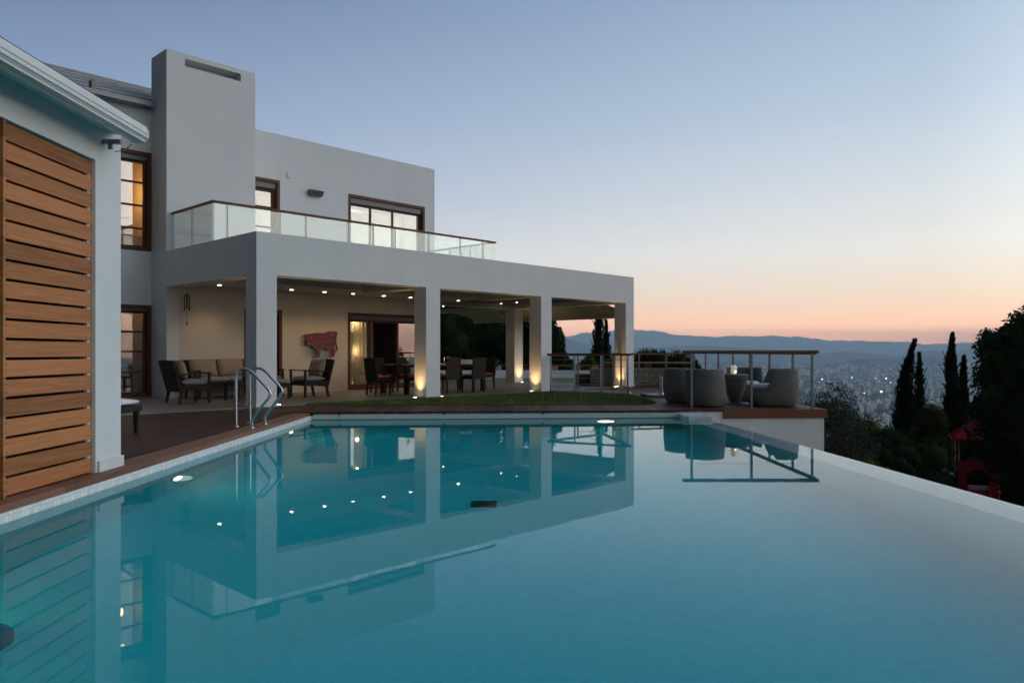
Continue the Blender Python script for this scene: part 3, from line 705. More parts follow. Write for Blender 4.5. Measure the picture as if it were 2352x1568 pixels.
# sun lounger by the pool house
t = empty('sun_lounger', (-5.75,10.15,0), 0, 'sun lounger with white cushion, mostly hidden behind the pool house', 'sun lounger')
for x in (-.6,.62):
    for y in (-.28,.28): leg(MB(), x, y, 0, .32, .022, .032).build('leg', WICK, t)
MB().box(-.9,.68,-.34,.34,.30,.38).build('frame', WICK, t, bevel=.01); soft('cushion', -.9,.64,-.32,.32,.382,.47, CUSHW, t, .01)
# dining set
t = empty('dining_table', hang(6.2,1.86), RH, 'long dark dining table laid for a meal under the veranda', 'table')
for x in (-1.36,1.36):
    for y in (-.46,.46): MB().box(x-.045,x+.045,y-.045,y+.045,0,.70).build('leg', WICK, t, bevel=.004)
MB().box(-1.42,1.42,-.52,.52,.70,.755).build('tabletop', WICK, t, bevel=.006)
def dining_chair(loc, rz, label):
    t = empty('dining_chair', loc, rz, label, 'chair', 'wicker chairs round the dining table')
    for x in (-.2,.2):
        for y in (-.19,.19): leg(MB(), x, y, 0, .40, .017, .022, -.05 if x < 0 else 0).build('leg', WICK, t)
    MB().box(-.235,.235,-.23,.23,.36,.44).build('seat', WICK, t, bevel=.012)
    back_panel(-.19, .46, .36, .93, .07, .015, .045).build('backrest', WICK, t)
    soft('seat_pad', -.20,.22,-.2,.2,.442,.49, CUSHO, t, .006)
    return t
dc = dining_chair(hang(4.32,1.84), RH, 'dark wicker head chair at the left end of the dining table')
for u_, v_, a, lb in ((5.05,1.12,90,'near side dining chair hidden behind the second column'),(5.93,1.06,90,'near side dining chair just right of the second column, back to the pool'),(6.86,1.06,90,'right one of the near side dining chairs, back to the pool'),
    (5.0,2.62,-90,'far side dining chair nearest the sliding door'),(5.9,2.62,-90,'middle dining chair on the far side of the table'),(6.8,2.62,-90,'far side dining chair closest to the garden end'),(8.10,1.9,180,'head chair at the right end of the dining table')):
    dup(dc, hang(u_,v_), RH+R(a), lb)
def tab(u, v): return H(u, v, .772)
NAP = mat('white_linen', (.75,.72,.66), .9)
t = tag(MB().box(-1.0,1.0,-.17,.17,0,.004).build('table_runner', NAP, None, tab(6.2,1.86), RH), 'pale cloth runner down the middle of the dining table', 'table runner')
def glass_item(u, v, label):
    t = empty('wine_glass', tab(u,v), 0, label, 'wine glass', 'glasses on the dining table')
    MB().lathe([(.035,0),(.034,.004),(.006,.01),(.005,.08),(.02,.092),(.04,.13),(.042,.16),(.036,.20),(.034,.20),(.039,.16),(.036,.13),(.012,.098)], 16).build('bowl', TGLASS, t)
    return t
g0 = glass_item(5.0,1.50,'wine glass on the near left corner of the dining table')
for u_, v_, lb in ((5.12,1.66,'wine glass at the left of the table, second from the corner'),(5.28,1.54,'wine glass just left of the second column'),(6.52,1.60,'wine glass seen just right of the second column'),(6.60,1.48,'wine glass behind the near chair beside the lantern')):
    dup(g0, tab(u_,v_), 0, lb)
PLATE = mat('white_china', (.78,.77,.74), .25)
for k, (u_, v_, lb) in enumerate(((5.0,1.40,'white plate at the near left place setting'),(5.9,1.44,'white plate at the near middle place setting'),(6.8,1.44,'white plate at the near right place setting'),(5.0,2.3,'white plate at the far left place setting'),(5.9,2.3,'white plate at the far middle place setting'),(6.8,2.3,'white plate at the far right place setting'))):
    tag(MB().lathe([(.07,0),(.13,.012),(.135,.018),(.08,.008)], 24).build('dinner_plate', PLATE, None, tab(u_,v_)+Vector((0,0,.001))), lb, 'plate', 'plates on the dining table')
t = empty('candle_lantern', tab(6.70,1.92)+Vector((0,0,.005)), RH, 'square glass candle lantern burning on the dining table', 'lantern')
mb = MB()
for x, y in ((-.06,-.06),(.06,-.06),(.06,.06),(-.06,.06)): mb.box(x-.006,x+.006,y-.006,y+.006,0,.2)
mb.box(-.066,.066,-.066,.066,0,.01); mb.box(-.066,.066,-.066,.066,.2,.208); mb.build('frame', GREYM, t)
MB().lathe([(.028,.01),(.028,.07)], 16).build('candle', CUSHW, t); MB().lathe([(.006,.075),(.016,.092),(.010,.115),(.002,.135)], 10).build('flame', emis('candle_flame', (1,.45,.10), 26), t)
light('lamp_light', 'POINT', (0,0,.15), (1,.55,.2), 1.6, t, .02)
t = empty('serving_tray', tab(7.38,1.80)+Vector((0,0,.005)), RH, 'white patterned tray of stacked napkins on the dining table', 'tray')
MB().box(-.24,.24,-.16,.16,0,.02).build('base', PLATE, t, bevel=.004)
MB().box(-.2,.2,-.13,.13,.021,.12).build('napkins', mat('patterned_napkin', (.75,.72,.66), .9, var=.85, scale=40), t, bevel=.012)

# painted cow on the wall
ol = [(262,545),(300,512),(350,500),(420,490),(500,478),(560,468),(700,472),(770,455),(820,435),(950,430),(1008,434),(1012,475),(1000,540),(985,620),(972,700),(962,760),(985,830),(966,890),(945,952),(905,962),(852,966),(880,930),(906,900),(906,845),(890,806),(850,832),(790,810),(745,775),(720,795),(640,800),(642,860),(632,915),(626,965),(580,966),(530,972),(545,950),(580,905),(575,860),(560,800),(510,790),(470,745),(450,700),(430,730),(398,738),(355,716),(372,670),(352,622),(322,582)]
PAINT = bpy.data.materials.new('painted_flowers'); PAINT.use_nodes = True
_t = PAINT.node_tree; _n = _t.nodes; _b = _n['Principled BSDF']; _tc = _n.new('ShaderNodeTexCoord')
vo = _n.new('ShaderNodeTexVoronoi'); vo.inputs['Scale'].default_value = 5.5; _t.links.new(_tc.outputs['Object'], vo.inputs['Vector'])
cr = _n.new('ShaderNodeValToRGB'); e = cr.color_ramp.elements; cr.color_ramp.interpolation = 'CONSTANT'
for _k in range(5): e.new(.5)
for k, (p_, c_) in enumerate(((0,(.42,.26,.02)),(.30,(.02,.010,.010)),(.34,(.21,.012,.010)),(.50,(.13,.012,.012)),(.57,(.18,.08,.10)),(.66,(.02,.02,.017)),(.76,(.24,.018,.013)))): e[k].position = p_; e[k].color = (*c_, 1)
v2 = _n.new('ShaderNodeTexVoronoi'); v2.inputs['Scale'].default_value = 22; _t.links.new(_tc.outputs['Object'], v2.inputs['Vector'])
f_ = nmath(_t, 'ADD', nmath(_t, 'MULTIPLY', vo.outputs['Distance'], 1.0), nmath(_t, 'MULTIPLY', v2.outputs['Distance'], .35))
_t.links.new(f_, cr.inputs[0]); _t.links.new(cr.outputs[0], _b.inputs['Base Color']); _b.inputs['Roughness'].default_value = .45
t = empty('cow_sculpture', H(4.10,VB-.10,1.32), RH, 'flat metal cow painted red with yellow flowers hung on the veranda wall', 'wall sculpture')
k_ = 1.12/770
def cw(p): return ((p[0]-640)*k_, -(p[1]-700)*k_*.93)
mb = MB(); pl_ = [cw(p) for p in ol][::-1]; n = len(pl_)
mb.add([(x,-.02,z) for x, z in pl_]+[(x,.02,z) for x, z in pl_], [tuple(range(n))[::-1], tuple(range(n,2*n))]+[(i,(i+1)%n,n+(i+1)%n,n+i)[::-1] for i in range(n)])
import bmesh
bo = mb.build('body', PAINT, t)
bm = bmesh.new(); bm.from_mesh(bo.data); bmesh.ops.recalc_face_normals(bm, faces=bm.faces); bmesh.ops.triangulate(bm, faces=[f for f in bm.faces if len(f.verts) > 4]); bm.to_mesh(bo.data); bm.free()
MB().tube([(*cw(q), 0) for q in ()] or [(cw(q)[0], 0, cw(q)[1]) for q in ((1005,480),(998,560),(990,640),(1000,720),(1012,780),(1022,840))], [.012,.011,.011,.02,.028,.008], 8).build('tail', PAINT, t)
MB().tube([(cw((330,515))[0],-.02,cw((330,515))[1]),(cw((312,500))[0],-.06,cw((312,500))[1]),(cw((320,480))[0],-.09,cw((300,478))[1])], [.016,.012,.004], 8).build('horn', mat('horn', (.2,.17,.13), .5), t)
MB().lathe([(.0,-.03),(.022,-.015),(.026,0),(.02,.02),(0,.03)], 12, (cw((385,705))[0],-.035,cw((385,705))[1]), sx=1.2).build('muzzle', mat('muzzle', (.45,.33,.16), .5), t)
mb = MB(); mb.box(-.3,-.28,.021,.10,-.02,.0); mb.box(.25,.27,.021,.10,.1,.12); mb.build('hanger', BLK, t)
# wind chime hanging at the left opening
t = empty('wind_chime', H(.22,3.72,2.655), 0, 'wooden wind chime hanging from the left end beam of the veranda', 'wind chime')
MB().tube([(0,0,0),(0,0,-.20)], .004, 6).build('cord', BLK, t)
MB().lathe([(.075,-.24),(.06,-.215),(.02,-.19),(.008,-.185)], 16).build('cap', RAILW, t)
for k in range(6):
    a = k*math.pi/3; MB().tube([(.058*math.cos(a),.058*math.sin(a),-.25),(.058*math.cos(a),.058*math.sin(a),-.60+.03*(k%3))], .012, 8).build('chime_tube', RAILW, t)
MB().tube([(0,0,-.24),(0,0,-.84)], .003, 6).lathe([(.002,-.93),(.022,-.88),(.002,-.82)], 8).build('sail', RAILW, t)
# side awning of the veranda
t = empty('veranda_awning', H(12.95,0,2.6), RH, 'beige fabric awning folded out along the garden side of the veranda', 'awning')
AWN = mat('awning_fabric', (.50,.40,.28), .9)
mb = MB(); n = 12
for k in range(n):
    a, b = 1.2+k*7.7/n, 1.2+(k+1)*7.7/n
    mb.add([(.06,a,.10),(.06,b,.10),(1.35,b,-.13),(1.35,a,-.13)], [(0,1,2,3)]); mb.add([(1.352,a,-.13),(1.352,b,-.13),(1.36,b,-.32),(1.36,a,-.32)], [(0,1,2,3)])
mb.build('fabric', AWN, t)
MB().tube([(.05,1.15,.11),(.05,8.95,.11)], .04, 12).build('roller', WHITEM, t); MB().tube([(1.34,1.15,-.12),(1.34,8.95,-.12)], .022, 10).build('front_bar', WHITEM, t)
for y in (1.5,3.8,6.4): MB().tube([(.05,y,.05),(.7,y+.35,-.06),(1.33,y,-.14)], .02, 8).build('arm', WHITEM, t)

# ================================================================== RAILINGS
def railing(name, pts, label, h, posts, cables=(.2,.4,.6,.8), endover=0.0, pm=GALV):
    """steel posts at the given distances along the polyline, cables, one wooden handrail"""
    pts = [Vector((*p, 0)) for p in pts]
    t = empty(name, pts[0], 0, label, 'railing'); o0 = pts[0]
    segs = list(zip(pts, pts[1:])); 
    for i, (a, b) in enumerate(segs):
        d = (b-a).normalized(); nrm = Vector((-d.y, d.x, 0)); a2 = a-d*(endover if i == 0 else .03); b2 = b+d*(endover if i == len(segs)-1 else .03)
        z0, z1 = h-.045, h+.012-.002*i
        vs = [(p+nrm*w-o0+Vector((0,0,z))) for z in (z0, z1) for p, w in ((a2,-.045),(b2,-.045),(b2,.045),(a2,.045))]
        MB().add(vs, [(3,2,1,0),(4,5,6,7),(0,1,5,4),(1,2,6,5),(2,3,7,6),(3,0,4,7)]).build('handrail', RAILW, t, bevel=.006)
        for z in cables: MB().tube([a-o0+Vector((0,0,z)), b-o0+Vector((0,0,z))], .003, 6).build('cable', CABLE, t)
    for p in posts:
        q = Vector((p[0], p[1], 0))-o0
        MB().box(q.x-.021,q.x+.021,q.y-.021,q.y+.021,.004,h-.045).build('post', pm, t)
    return t
PF = [((px-1176)/F*15.0, 15.0) for px in (1588.6, 1726.0, 1865.3)]
railing('deck_railing', [(3.42,15.0),(5.94,15.0)], 'front railing of the right deck with wood top and three posts', 1.125, PF, (.27,.52,.78), .07)
railing('deck_railing', [(5.95,15.06),(5.95,25.0)], 'long side railing of the right deck facing the valley', 1.10, [(5.95,16.2+1.46*k) for k in range(7)], (.27,.52,.78))
railing('deck_railing', [(5.9,25.05),(3.2,24.2)], 'short rear railing of the right deck before the stone wall', 1.07, [(5.0,24.77),(4.07,24.47),(3.25,24.2)], (.27,.52,.78))
P1, P2, P3 = (1.02,20.98), (3.06,19.94), (2.75,22.75)
def lerp(a, b, t): return (a[0]+(b[0]-a[0])*t, a[1]+(b[1]-a[1])*t)
railing('stair_railing', [P1, P2], 'steel post railing along the back of the lawn wedge by the third column', 1.06, [lerp(P1,P2,x) for x in (.02,.33,.66,.98)], (.18,.36,.54,.72,.9), .05, STEEL)
railing('stair_railing', [P2, P3], 'right hand side of the small triangular railing behind the lawn', 1.055, [lerp(P2,P3,x) for x in (.3,.62)], (.18,.36,.54,.72,.9))
railing('stair_railing', [P3, P1], 'rear side of the small triangular railing behind the lawn', 1.045, [lerp(P3,P1,x) for x in (.02,.5)], (.18,.36,.54,.72,.9))
d_ = (Vector((*P2,0))-Vector((*P1,0))).normalized(); nn = Vector((-d_.y,d_.x,0))
mb = MB(); a = Vector((*P1,0))+nn*.03; b = Vector((*P2,0))+nn*.03; mb.prism([(a.x,a.y),(b.x,b.y),((b+nn*.12).x,(b+nn*.12).y),((a+nn*.12).x,(a+nn*.12).y)], .002, .07)
tag(mb.build('white_kerb', PL), 'low white kerb under the railing at the back of the lawn', 'kerb')

# ================================================================== RATTAN SET on the right deck
def barrel_chair(loc, rz, label, a=.5, b=.40, H1=.755, lo=.36):
    t = empty('rattan_armchair', loc, rz, label, 'armchair', 'round grey rattan armchairs on the right deck')
    n = 72; mb = MB()
    def hgt(f):
        f = abs((f+math.pi) % (2*math.pi)-math.pi); x = min(1, max(0, (f-R(58))/R(34))); x = x*x*(3-2*x); return lo+.02+(H1-lo-.02)*x
    def rad(f, k): 
        c, s_ = abs(math.cos(f)), abs(math.sin(f)); r = ((c/(a*k[0]))**2.6+(s_/(b*k[1]))**2.6)**(-1/2.6); return r
    rows = []
    prof = [(0,.03,.86),(0,.06,.90)]+[(0,x,.90+.10*math.sin(math.pi*(.15+.75*x))) for x in (.2,.35,.5,.65,.8,.92)]+[(0,.98,.945),(0,1.0,.92),(1,1.0,.80),(1,.98,.775),(1,.8,.765),(1,.6,.76)]
    for (inn, tz, k) in prof:
        row = []
        for i in range(n):
            f = 2*math.pi*i/n; h = hgt(f); r = rad(f, (k, k)); z = tz*h
            if inn and tz < .98: z = max(lo-.02, h*tz) if tz > .7 else lo-.02
            row.append((r*math.cos(f), r*math.sin(f), z))
        rows.append(row)
    vs = [p for r in rows for p in r]
    fs = [(j*n+i, j*n+(i+1)%n, (j+1)*n+(i+1)%n, (j+1)*n+i) for j in range(len(rows)-1) for i in range(n)]
    mb.add(vs, fs, True); m_ = (len(rows)-1)*n; mb.add(rows[-1], [tuple(range(n))], True); mb.add(rows[0], [tuple(range(n))[::-1]], False)
    mb.build('tub', BARREL, t)
    mb = MB(); pr_ = [(.70,lo-.015),(.755,lo+.01),(.76,lo+.05),(.735,lo+.085),(.6,lo+.095),(.3,lo+.1)]
    vs = [(rad(2*math.pi*i/40,(k,k))*math.cos(2*math.pi*i/40)+.02, rad(2*math.pi*i/40,(k,k))*math.sin(2*math.pi*i/40), z) for k, z in pr_ for i in range(40)]
    mb.add(vs, [(j*40+i, j*40+(i+1)%40, (j+1)*40+(i+1)%40, (j+1)*40+i) for j in range(len(pr_)-1) for i in range(40)], True); mb.add(vs[-40:], [tuple(range(40))], True)
    mb.build('seat_cushion', CUSHW, t)
    mb = MB()
    for x, y in ((-.3,-.2),(.3,-.2),(.3,.2),(-.3,.2)): mb.box(x-.03,x+.03,y-.03,y+.03,0,.04)
    mb.build('feet', BLK, t)
    return t
ba = barrel_chair((3.98,15.72,.002), R(62), 'round rattan armchair at the deck edge with its back to the pool')
dup(ba, (3.83,16.75,.002), R(20), 'round rattan armchair half hidden behind the one backing on the pool')
dup(ba, (5.37,15.72,.002), R(172), 'rattan armchair nearest the right railing, turned towards the table')
dup(ba, (5.28,17.35,.002), R(-100), 'rattan armchair behind the small table, white cushion facing the pool')
t = empty('side_table', (4.80,16.42,.002), 0, 'vase shaped rattan side table between the round armchairs', 'side table')
MB().lathe([(.27,0),(.27,.02),(.24,.03)], 32).build('base_plate', GREYM, t)
MB().lathe([(.10,.03),(.115,.06),(.17,.22),(.215,.36),(.235,.48),(.238,.50)], 32).build('stem', BARREL, t)
MB().lathe([(.238,.505),(.255,.52),(.27,.60),(.268,.625),(.25,.63)], 32).build('top', BARREL, t)
t = empty('table_lamp', (4.76,16.40,.633), 0, 'small white lamp with glowing candle on the rattan side table', 'lamp')
WG = mat('white_lamp_glass', (.8,.8,.8), .3, emit=(1,.9,.8), es=.22)
mb = MB(); mb.lathe([(.045,0),(.058,.02),(.066,.06),(.060,.10),(.04,.115)], 24).build('body', WG, t)
MB().lathe([(.072,.112),(.066,.125),(.048,.19),(.046,.192)], 24).build('shade', WG, t)
MB().lathe([(.004,-.004),(.014,.01),(.012,.022),(.003,.036)], 10, (.015,-.068,.035)).build('flame', emis('lamp_flame', (1,.4,.12), 14), t)
# parasol base
t = empty('parasol_base', (3.70,18.95,.002), R(10), 'square grey parasol base with an empty stub pole on the deck', 'parasol base')
MB().box(-.40,.40,-.40,.40,0,.065).build('plate', GREYM, t, bevel=.01); MB().tube([(0,0,.066),(0,0,.5)], .04, 18).build('pole', STEEL, t)
MB().lathe([(.07,.066),(.07,.085),(.05,.10)], 18).build('collar', STEEL, t)

# ================================================================== GARDEN behind the terrace
def at(px, Y): return (px-1176)/F*Y
def zt(py, Y): return 1.1+(YH-py)*Y/F
t = empty('garden_wall', (0,34,0), 0, 'low white garden wall with a wooden rail on blocks at the end of the lawn', 'wall')
MB().box(-14,7.4,-.12,.12,-.30,.30).build('wall', PL, t)
MB().box(-14,7.3,-.06,.06,.50,.56).build('rail', RAILW, t)
LW = mat('light_block_wood', (.42,.23,.10), .6)
for k, x in enumerate((-9.6,-7.6,-5.6,-3.6,-1.35,.35,1.9,2.9,3.7,4.8,5.9,6.9)): MB().box(x-.14,x+.14,-.09,.09,.301,.499).build('block', LW, t)
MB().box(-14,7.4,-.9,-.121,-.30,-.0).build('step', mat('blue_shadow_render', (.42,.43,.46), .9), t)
t = empty('stone_wall', (4.0,25.0,0), 0, 'low wall of pale cut stone behind the right deck', 'wall')
rg = random.Random(11); mb = MB(); z = 0
while z < .52:
    h = rg.uniform(.07,.13); x = -1.45
    while x < 1.75:
        w = rg.uniform(.09,.26); e = rg.uniform(.0,.02); mb.box(x+.008,x+w-.008,-.12-e,.12,z+.007,z+h-.007); x += w
    z += h
mb.build('wall', STONE, t, bevel=.012, seg=1); MB().box(-1.44,1.74,-.10,.11,0,.5).build('mortar', mat('mortar', (.16,.15,.14), .95), t)
MB().box(-1.0,1.8,-.16,.16,.74,.785).build('bench_rail', LW, t)
for x in (-.55,.1,.45): MB().box(x-.1,x+.1,-.1,.1,.545,.739).build('block', RAILW, t)
t = empty('planter_box', (2.42,25.3,0), 0, 'dark wooden planter box at the left end of the stone wall', 'planter')
for k in range(3): MB().box(-.30,.30,-.25,.25,.01+k*.13,.125+k*.13).build('board', mat('dark_planter_wood', (.06,.035,.025), .7, var=.4), t, bevel=.005)
t = tag(MB().box(-.03,.03,-.02,.02,0,.80, 0, Matrix.Rotation(R(52),4,'Y')).build('leaning_board', LW, None, (4.02,24.55,.03)), 'light brown board leaning diagonally against the stone wall', 'board')
t.rotation_euler = (0, R(-100), 0); t.location = (4.62,24.6,.05)

# ================================================================== VEGETATION
DARKG = foliage('dark_leaves', (.030,.050,.014), (.010,.019,.006))
OLIVE = foliage('olive_leaves', (.105,.115,.085), (.045,.05,.035))
CYPG = foliage('cypress_needles', (.022,.034,.014), (.008,.013,.005), 3)
BRIGHT = foliage('bright_leaves', (.085,.13,.02), (.03,.055,.01))
YELG = foliage('yellow_green_crown', (.075,.085,.015), (.03,.04,.008))
PINEG = foliage('pine_needles', (.035,.06,.02), (.012,.024,.008), 4)
BARK = mat('bark', (.07,.052,.04), .9, var=.4, scale=12, bump=.8, bscale=30)
def leaves(mb, lobes, n, size, rg, long=1.0, up=0.0, hollow=.35):
    ws = [c[1][0]*c[1][1]+c[1][1]*c[1][2] for c in lobes]
    for _ in range(n):
        (c, r) = rg.choices(lobes, ws)[0]
        d = Vector((rg.gauss(0,1), rg.gauss(0,1), rg.gauss(0,1))).normalized()*(hollow+(1.06-hollow)*rg.random()**.5)
        p = Vector(c)+Vector((d.x*r[0], d.y*r[1], d.z*r[2]))
        a = (Vector((rg.gauss(0,1), rg.gauss(0,1), rg.gauss(0,1)))+Vector((0,0,up*2))+d*.6).normalized(); b = a.cross(Vector((rg.gauss(0,1), rg.gauss(0,1), rg.gauss(0,1)))).normalized()
        s_ = size*(.6+.8*rg.random()); l = s_*long
        mb.add([p-a*l*.5, p+b*s_*.32, p+a*l*.6, p-b*s_*.32], [(0,1,2,3)])
def blob(mb, c, r, rg, n=10):
    vs = []
    for i in range(n+1):
        th = math.pi*i/n
        for k in range(n*2):
            q = 1+rg.uniform(-.14,.14); a = math.pi*k/n; vs.append((c[0]+r[0]*q*math.sin(th)*math.cos(a), c[1]+r[1]*q*math.sin(th)*math.sin(a), c[2]+r[2]*q*math.cos(th)))
    m_ = n*2; mb.add(vs, [(i*m_+k, (i+1)*m_+k, (i+1)*m_+(k+1)%m_, i*m_+(k+1)%m_) for i in range(n) for k in range(m_)], True)
def trunk(t, h, r, lobes, rg, lean=(0,0)):
    tr = MB(); top = Vector((lean[0],lean[1],h)); tr.tube([(0,0,-.3),(lean[0]*.3,lean[1]*.3,h*.35),(lean[0]*.7,lean[1]*.7,h*.7),top], [r*1.25,r,r*.8,r*.55], 9)
    for c, rr in lobes[:9]:
        c = Vector(c); b = Vector((lean[0]*.6,lean[1]*.6,h*rg.uniform(.45,.95))); m_ = (b+c)/2+Vector((0,0,-.06*rr[0])); tr.tube([b,m_,c], [r*.5,r*.32,r*.14], 6)
    return tr.build('trunk', BARK, t)
def tree(name, loc, h, rad, m, n, leaf, label, cat='tree', group=None, seed=1, nl=9, vert=1.0, long=1.6, core=.62, base=.25, hollow=.35, squash=.42):
    rg = random.Random(seed); t = empty(name, loc, 0, label, cat, group); lobes = []
    for k in range(nl):
        a = k*2.4+rg.uniform(-.4,.4); f = rg.uniform(.15,.85) if k else .92; rr = rad*(.62 if k else .3)*math.sin(math.pi*min(.93, .18+f*.80))
        lobes.append(((rr*math.cos(a), rr*math.sin(a), h*(base+(1-base)*f)-rad*.25), tuple(rad*squash*rg.uniform(.8,1.2)*x for x in (1,1,vert))))
    mb = MB(); leaves(mb, lobes, n, leaf, rg, long, 0, hollow)
    if core: 
        for c, r in lobes: blob(mb, c, [x*core for x in r], rg, 6)
    mb.build('crown', m, t); trunk(t, h*.7, .04*rad+.03, lobes, rg); return t
def cypress(loc, h, rad, n, label, seed, tip=(0,0), group=None):
    rg = random.Random(seed); t = empty('cypress', loc, 0, label, 'tree', group); mb = MB()
    ph_ = [rg.uniform(0,6.28) for _ in range(6)]
    def prof(z): return rad*min(1, (z*7)**.7)*max(0, (1-z))**.8*(1+.10*math.sin(z*23+ph_[0]))+.02
    def axis(z): q = max(0, z-.6)/.4; return Vector((tip[0]*q*q+.05*rad*math.sin(z*9+ph_[1]), tip[1]*q*q, 0))
    for _ in range(n):
        z = rg.random()**1.08; a = rg.uniform(0,6.283); rr = prof(z)*(.70+.34*rg.random()+.20*math.sin(a*2+z*13+ph_[2])+.16*math.sin(a*3-z*27+ph_[3])+.10*math.sin(a*5+z*47+ph_[4]))
        p = axis(z)+Vector((rr*math.cos(a), rr*math.sin(a), z*h)); o_ = Vector((math.cos(a),math.sin(a),0))
        d = (o_*rg.uniform(.15,.8)+Vector((rg.gauss(0,.25),rg.gauss(0,.25),rg.uniform(.6,1.3)))).normalized(); s_ = d.cross(o_+Vector((rg.gauss(0,.5),rg.gauss(0,.5),rg.gauss(0,.5)))).normalized()
        l = rg.uniform(.08,.20)*(.6+.5*(1-z)); w = l*.22
        mb.add([p-d*l*.3, p+s_*w, p+d*l, p-s_*w], [(0,1,2,3)])
    for _ in range(int(h*22)):
        z = rg.uniform(.04,.99); a = rg.uniform(0,6.283); rr = prof(z)*.9; o_ = Vector((math.cos(a),math.sin(a),0)); b0 = axis(z)+o_*rr+Vector((0,0,z*h)); dr = (o_*rg.uniform(.25,.7)+Vector((0,0,1))).normalized(); ll = rg.uniform(.2,.62)*(1.05-.35*z)*(.35 if z > .86 else 1)*(rad/.4)**.5
        for k in range(26):
            f = rg.random(); p = b0+dr*ll*f; d = (dr+Vector((rg.gauss(0,.4),rg.gauss(0,.4),rg.gauss(0,.3)))).normalized(); s_ = d.cross(Vector((rg.gauss(0,1),rg.gauss(0,1),rg.gauss(0,1)))).normalized(); l = .11*(1.15-f*.7); w = l*.2
            mb.add([p-d*l*.4, p+s_*w, p+d*l, p-s_*w], [(0,1,2,3)])
    rings = 14; k_ = 14; vs = []
    for i in range(rings+1):
        z = i/rings*.97+.01
        for k in range(k_):
            a = 2*math.pi*k/k_; r = prof(z)*rg.uniform(.52,.78); p = axis(z); vs.append((p.x+r*math.cos(a), p.y+r*math.sin(a), z*h))
    mb.add(vs, [(i*k_+k, i*k_+(k+1)%k_, (i+1)*k_+(k+1)%k_, (i+1)*k_+k) for i in range(rings) for k in range(k_)], True)
    mb.build('crown', CYPG, t); MB().tube([(0,0,-1.2),(0,0,.1),(0,0,h*.3)], [.12,.1,.05], 8).build('trunk', BARK, t); return t
# garden trees seen under the veranda roof
for k, (x, y, h, r, lb) in enumerate(((-9.2,39,4.6,2.1,'leftmost dark tree of the garden row behind the dining table'),(-5.9,40,4.9,2.2,'tall dark tree of the garden row seen through the sliding door side'),(-3.0,38,4.2,1.9,'dark tree of the garden row right behind the dining chairs'),(-.4,39,4.5,1.9,'dark tree of the garden row left of the rear column'),(1.35,37,3.6,1.15,'dark garden tree peeping between the rear column and the third column'))):
    tree('garden_tree', (x,y,-.05), h, r, DARKG, 9000, .10, lb, group='dark trees at the end of the garden', seed=20+k, vert=1.15, base=.12, nl=12, squash=.5)
tree('garden_shrub', (at(1278,35),35,-.05), 2.15, .62, PINEG, 2200, .12, 'upright green shrub just right of the third column', 'shrub', seed=31, vert=1.5, base=.05, nl=8, squash=.55)
cypress((at(1375,40),40,-.05), 4.15, .36, 2600, 'dark cypress at the garden end seen through the last veranda opening', 41, (.1,0))
cypress((at(1393,41),41,-.05), 2.9, .25, 1500, 'smaller cypress growing against the right of the garden cypress', 42, (-.04,0))
def pine(loc, h, r, seed, label):
    rg = random.Random(seed); t = empty('pine_shrub', loc, 0, label, 'shrub', 'pine shrubs behind the stone wall'); mb = MB()
    lobes = [((rg.uniform(-.6,.6)*r, rg.uniform(-.5,.5)*r, h*rg.uniform(.2,.62)), (r*.5,r*.5,h*.26)) for _ in range(10)]
    leaves(mb, lobes, 1800, .11, rg, 2.0, .6)
    for _ in range(34):
        x, y = rg.uniform(-.85,.85)*r, rg.uniform(-.7,.7)*r; z0 = h*.55*(1-.5*(x/r)**2); l = h*rg.uniform(.22,.45)
        for k in range(46):
            f = rg.random(); a = rg.uniform(0,6.28); p = Vector((x+.03*math.sin(f*4), y, z0+l*f)); d = Vector((math.cos(a)*.6, math.sin(a)*.6, .9)).normalized()*.11*(1.1-f*.6); s_ = Vector((-math.sin(a), math.cos(a), 0))*.010
            mb.add([p-s_, p+s_, p+d], [(0,1,2)])
    mb.build('crown', PINEG, t); MB().tube([(0,0,-.3),(0,0,h*.5)], [.06,.03], 7).build('trunk', BARK, t)
pine((at(1488,30),30,-.1), 1.50, .75, 51, 'pine shrub with upright shoots right of the last veranda column')
pine((at(1530,31),31,-.1), 1.42, .8, 52, 'middle pine shrub behind the stone wall rail')
pine((at(1578,32),32,-.3), 1.35, .6, 53, 'rightmost pine shrub, above the round rattan armchairs')
for k, px in enumerate((1302, 1350, 1400, 1430, 1460)):
    tree('low_shrub', (at(px,35.2),35.2,-.05), .85+.2*(k%2), .5, BRIGHT, 700, .10, ['low green shrub behind the garden rail left of the cypress','low green shrub behind the garden rail under the cypress','low green shrub behind the garden rail right of the cypress','low green shrub behind the rail at the last column','low green shrub behind the rail right of the last column'][k], 'shrub', 'low shrubs behind the garden rail', 60+k, 6)

# ground, valley and slope as one sheet to the horizon
def gz(x, y):
    r = math.hypot(x, y)
    if r < 22: return -3.4
    if r < 100: z = -3.4-.13*(r-22)
    else: z = -13.5-.2*(r-100)
    nz = (math.sin(x*.031+1)*math.cos(y*.027)+.5*math.sin(x*.083+y*.061))*min(2.5, r*.008)
    return max(z+nz*(z > -120), -126)
mb = MB(); rs = [0,8,16,22,27,33,40,50,62,78,100,130,170,220,280,350,440,540,640,700,900,1400,2200,3500,6000,12000,20000]; na = 96
vs = [(0,0,-3.4)]
for r in rs[1:]:
    for k in range(na): a = 2*math.pi*k/na; vs.append((r*math.cos(a), r*math.sin(a), gz(r*math.cos(a), r*math.sin(a))))
fs = [(0,1+k,1+(k+1)%na) for k in range(na)]
for i in range(len(rs)-2): fs += [(1+i*na+k, 1+(i+1)*na+k, 1+(i+1)*na+(k+1)%na, 1+i*na+(k+1)%na) for k in range(na)]
mb.add(vs, fs, True)
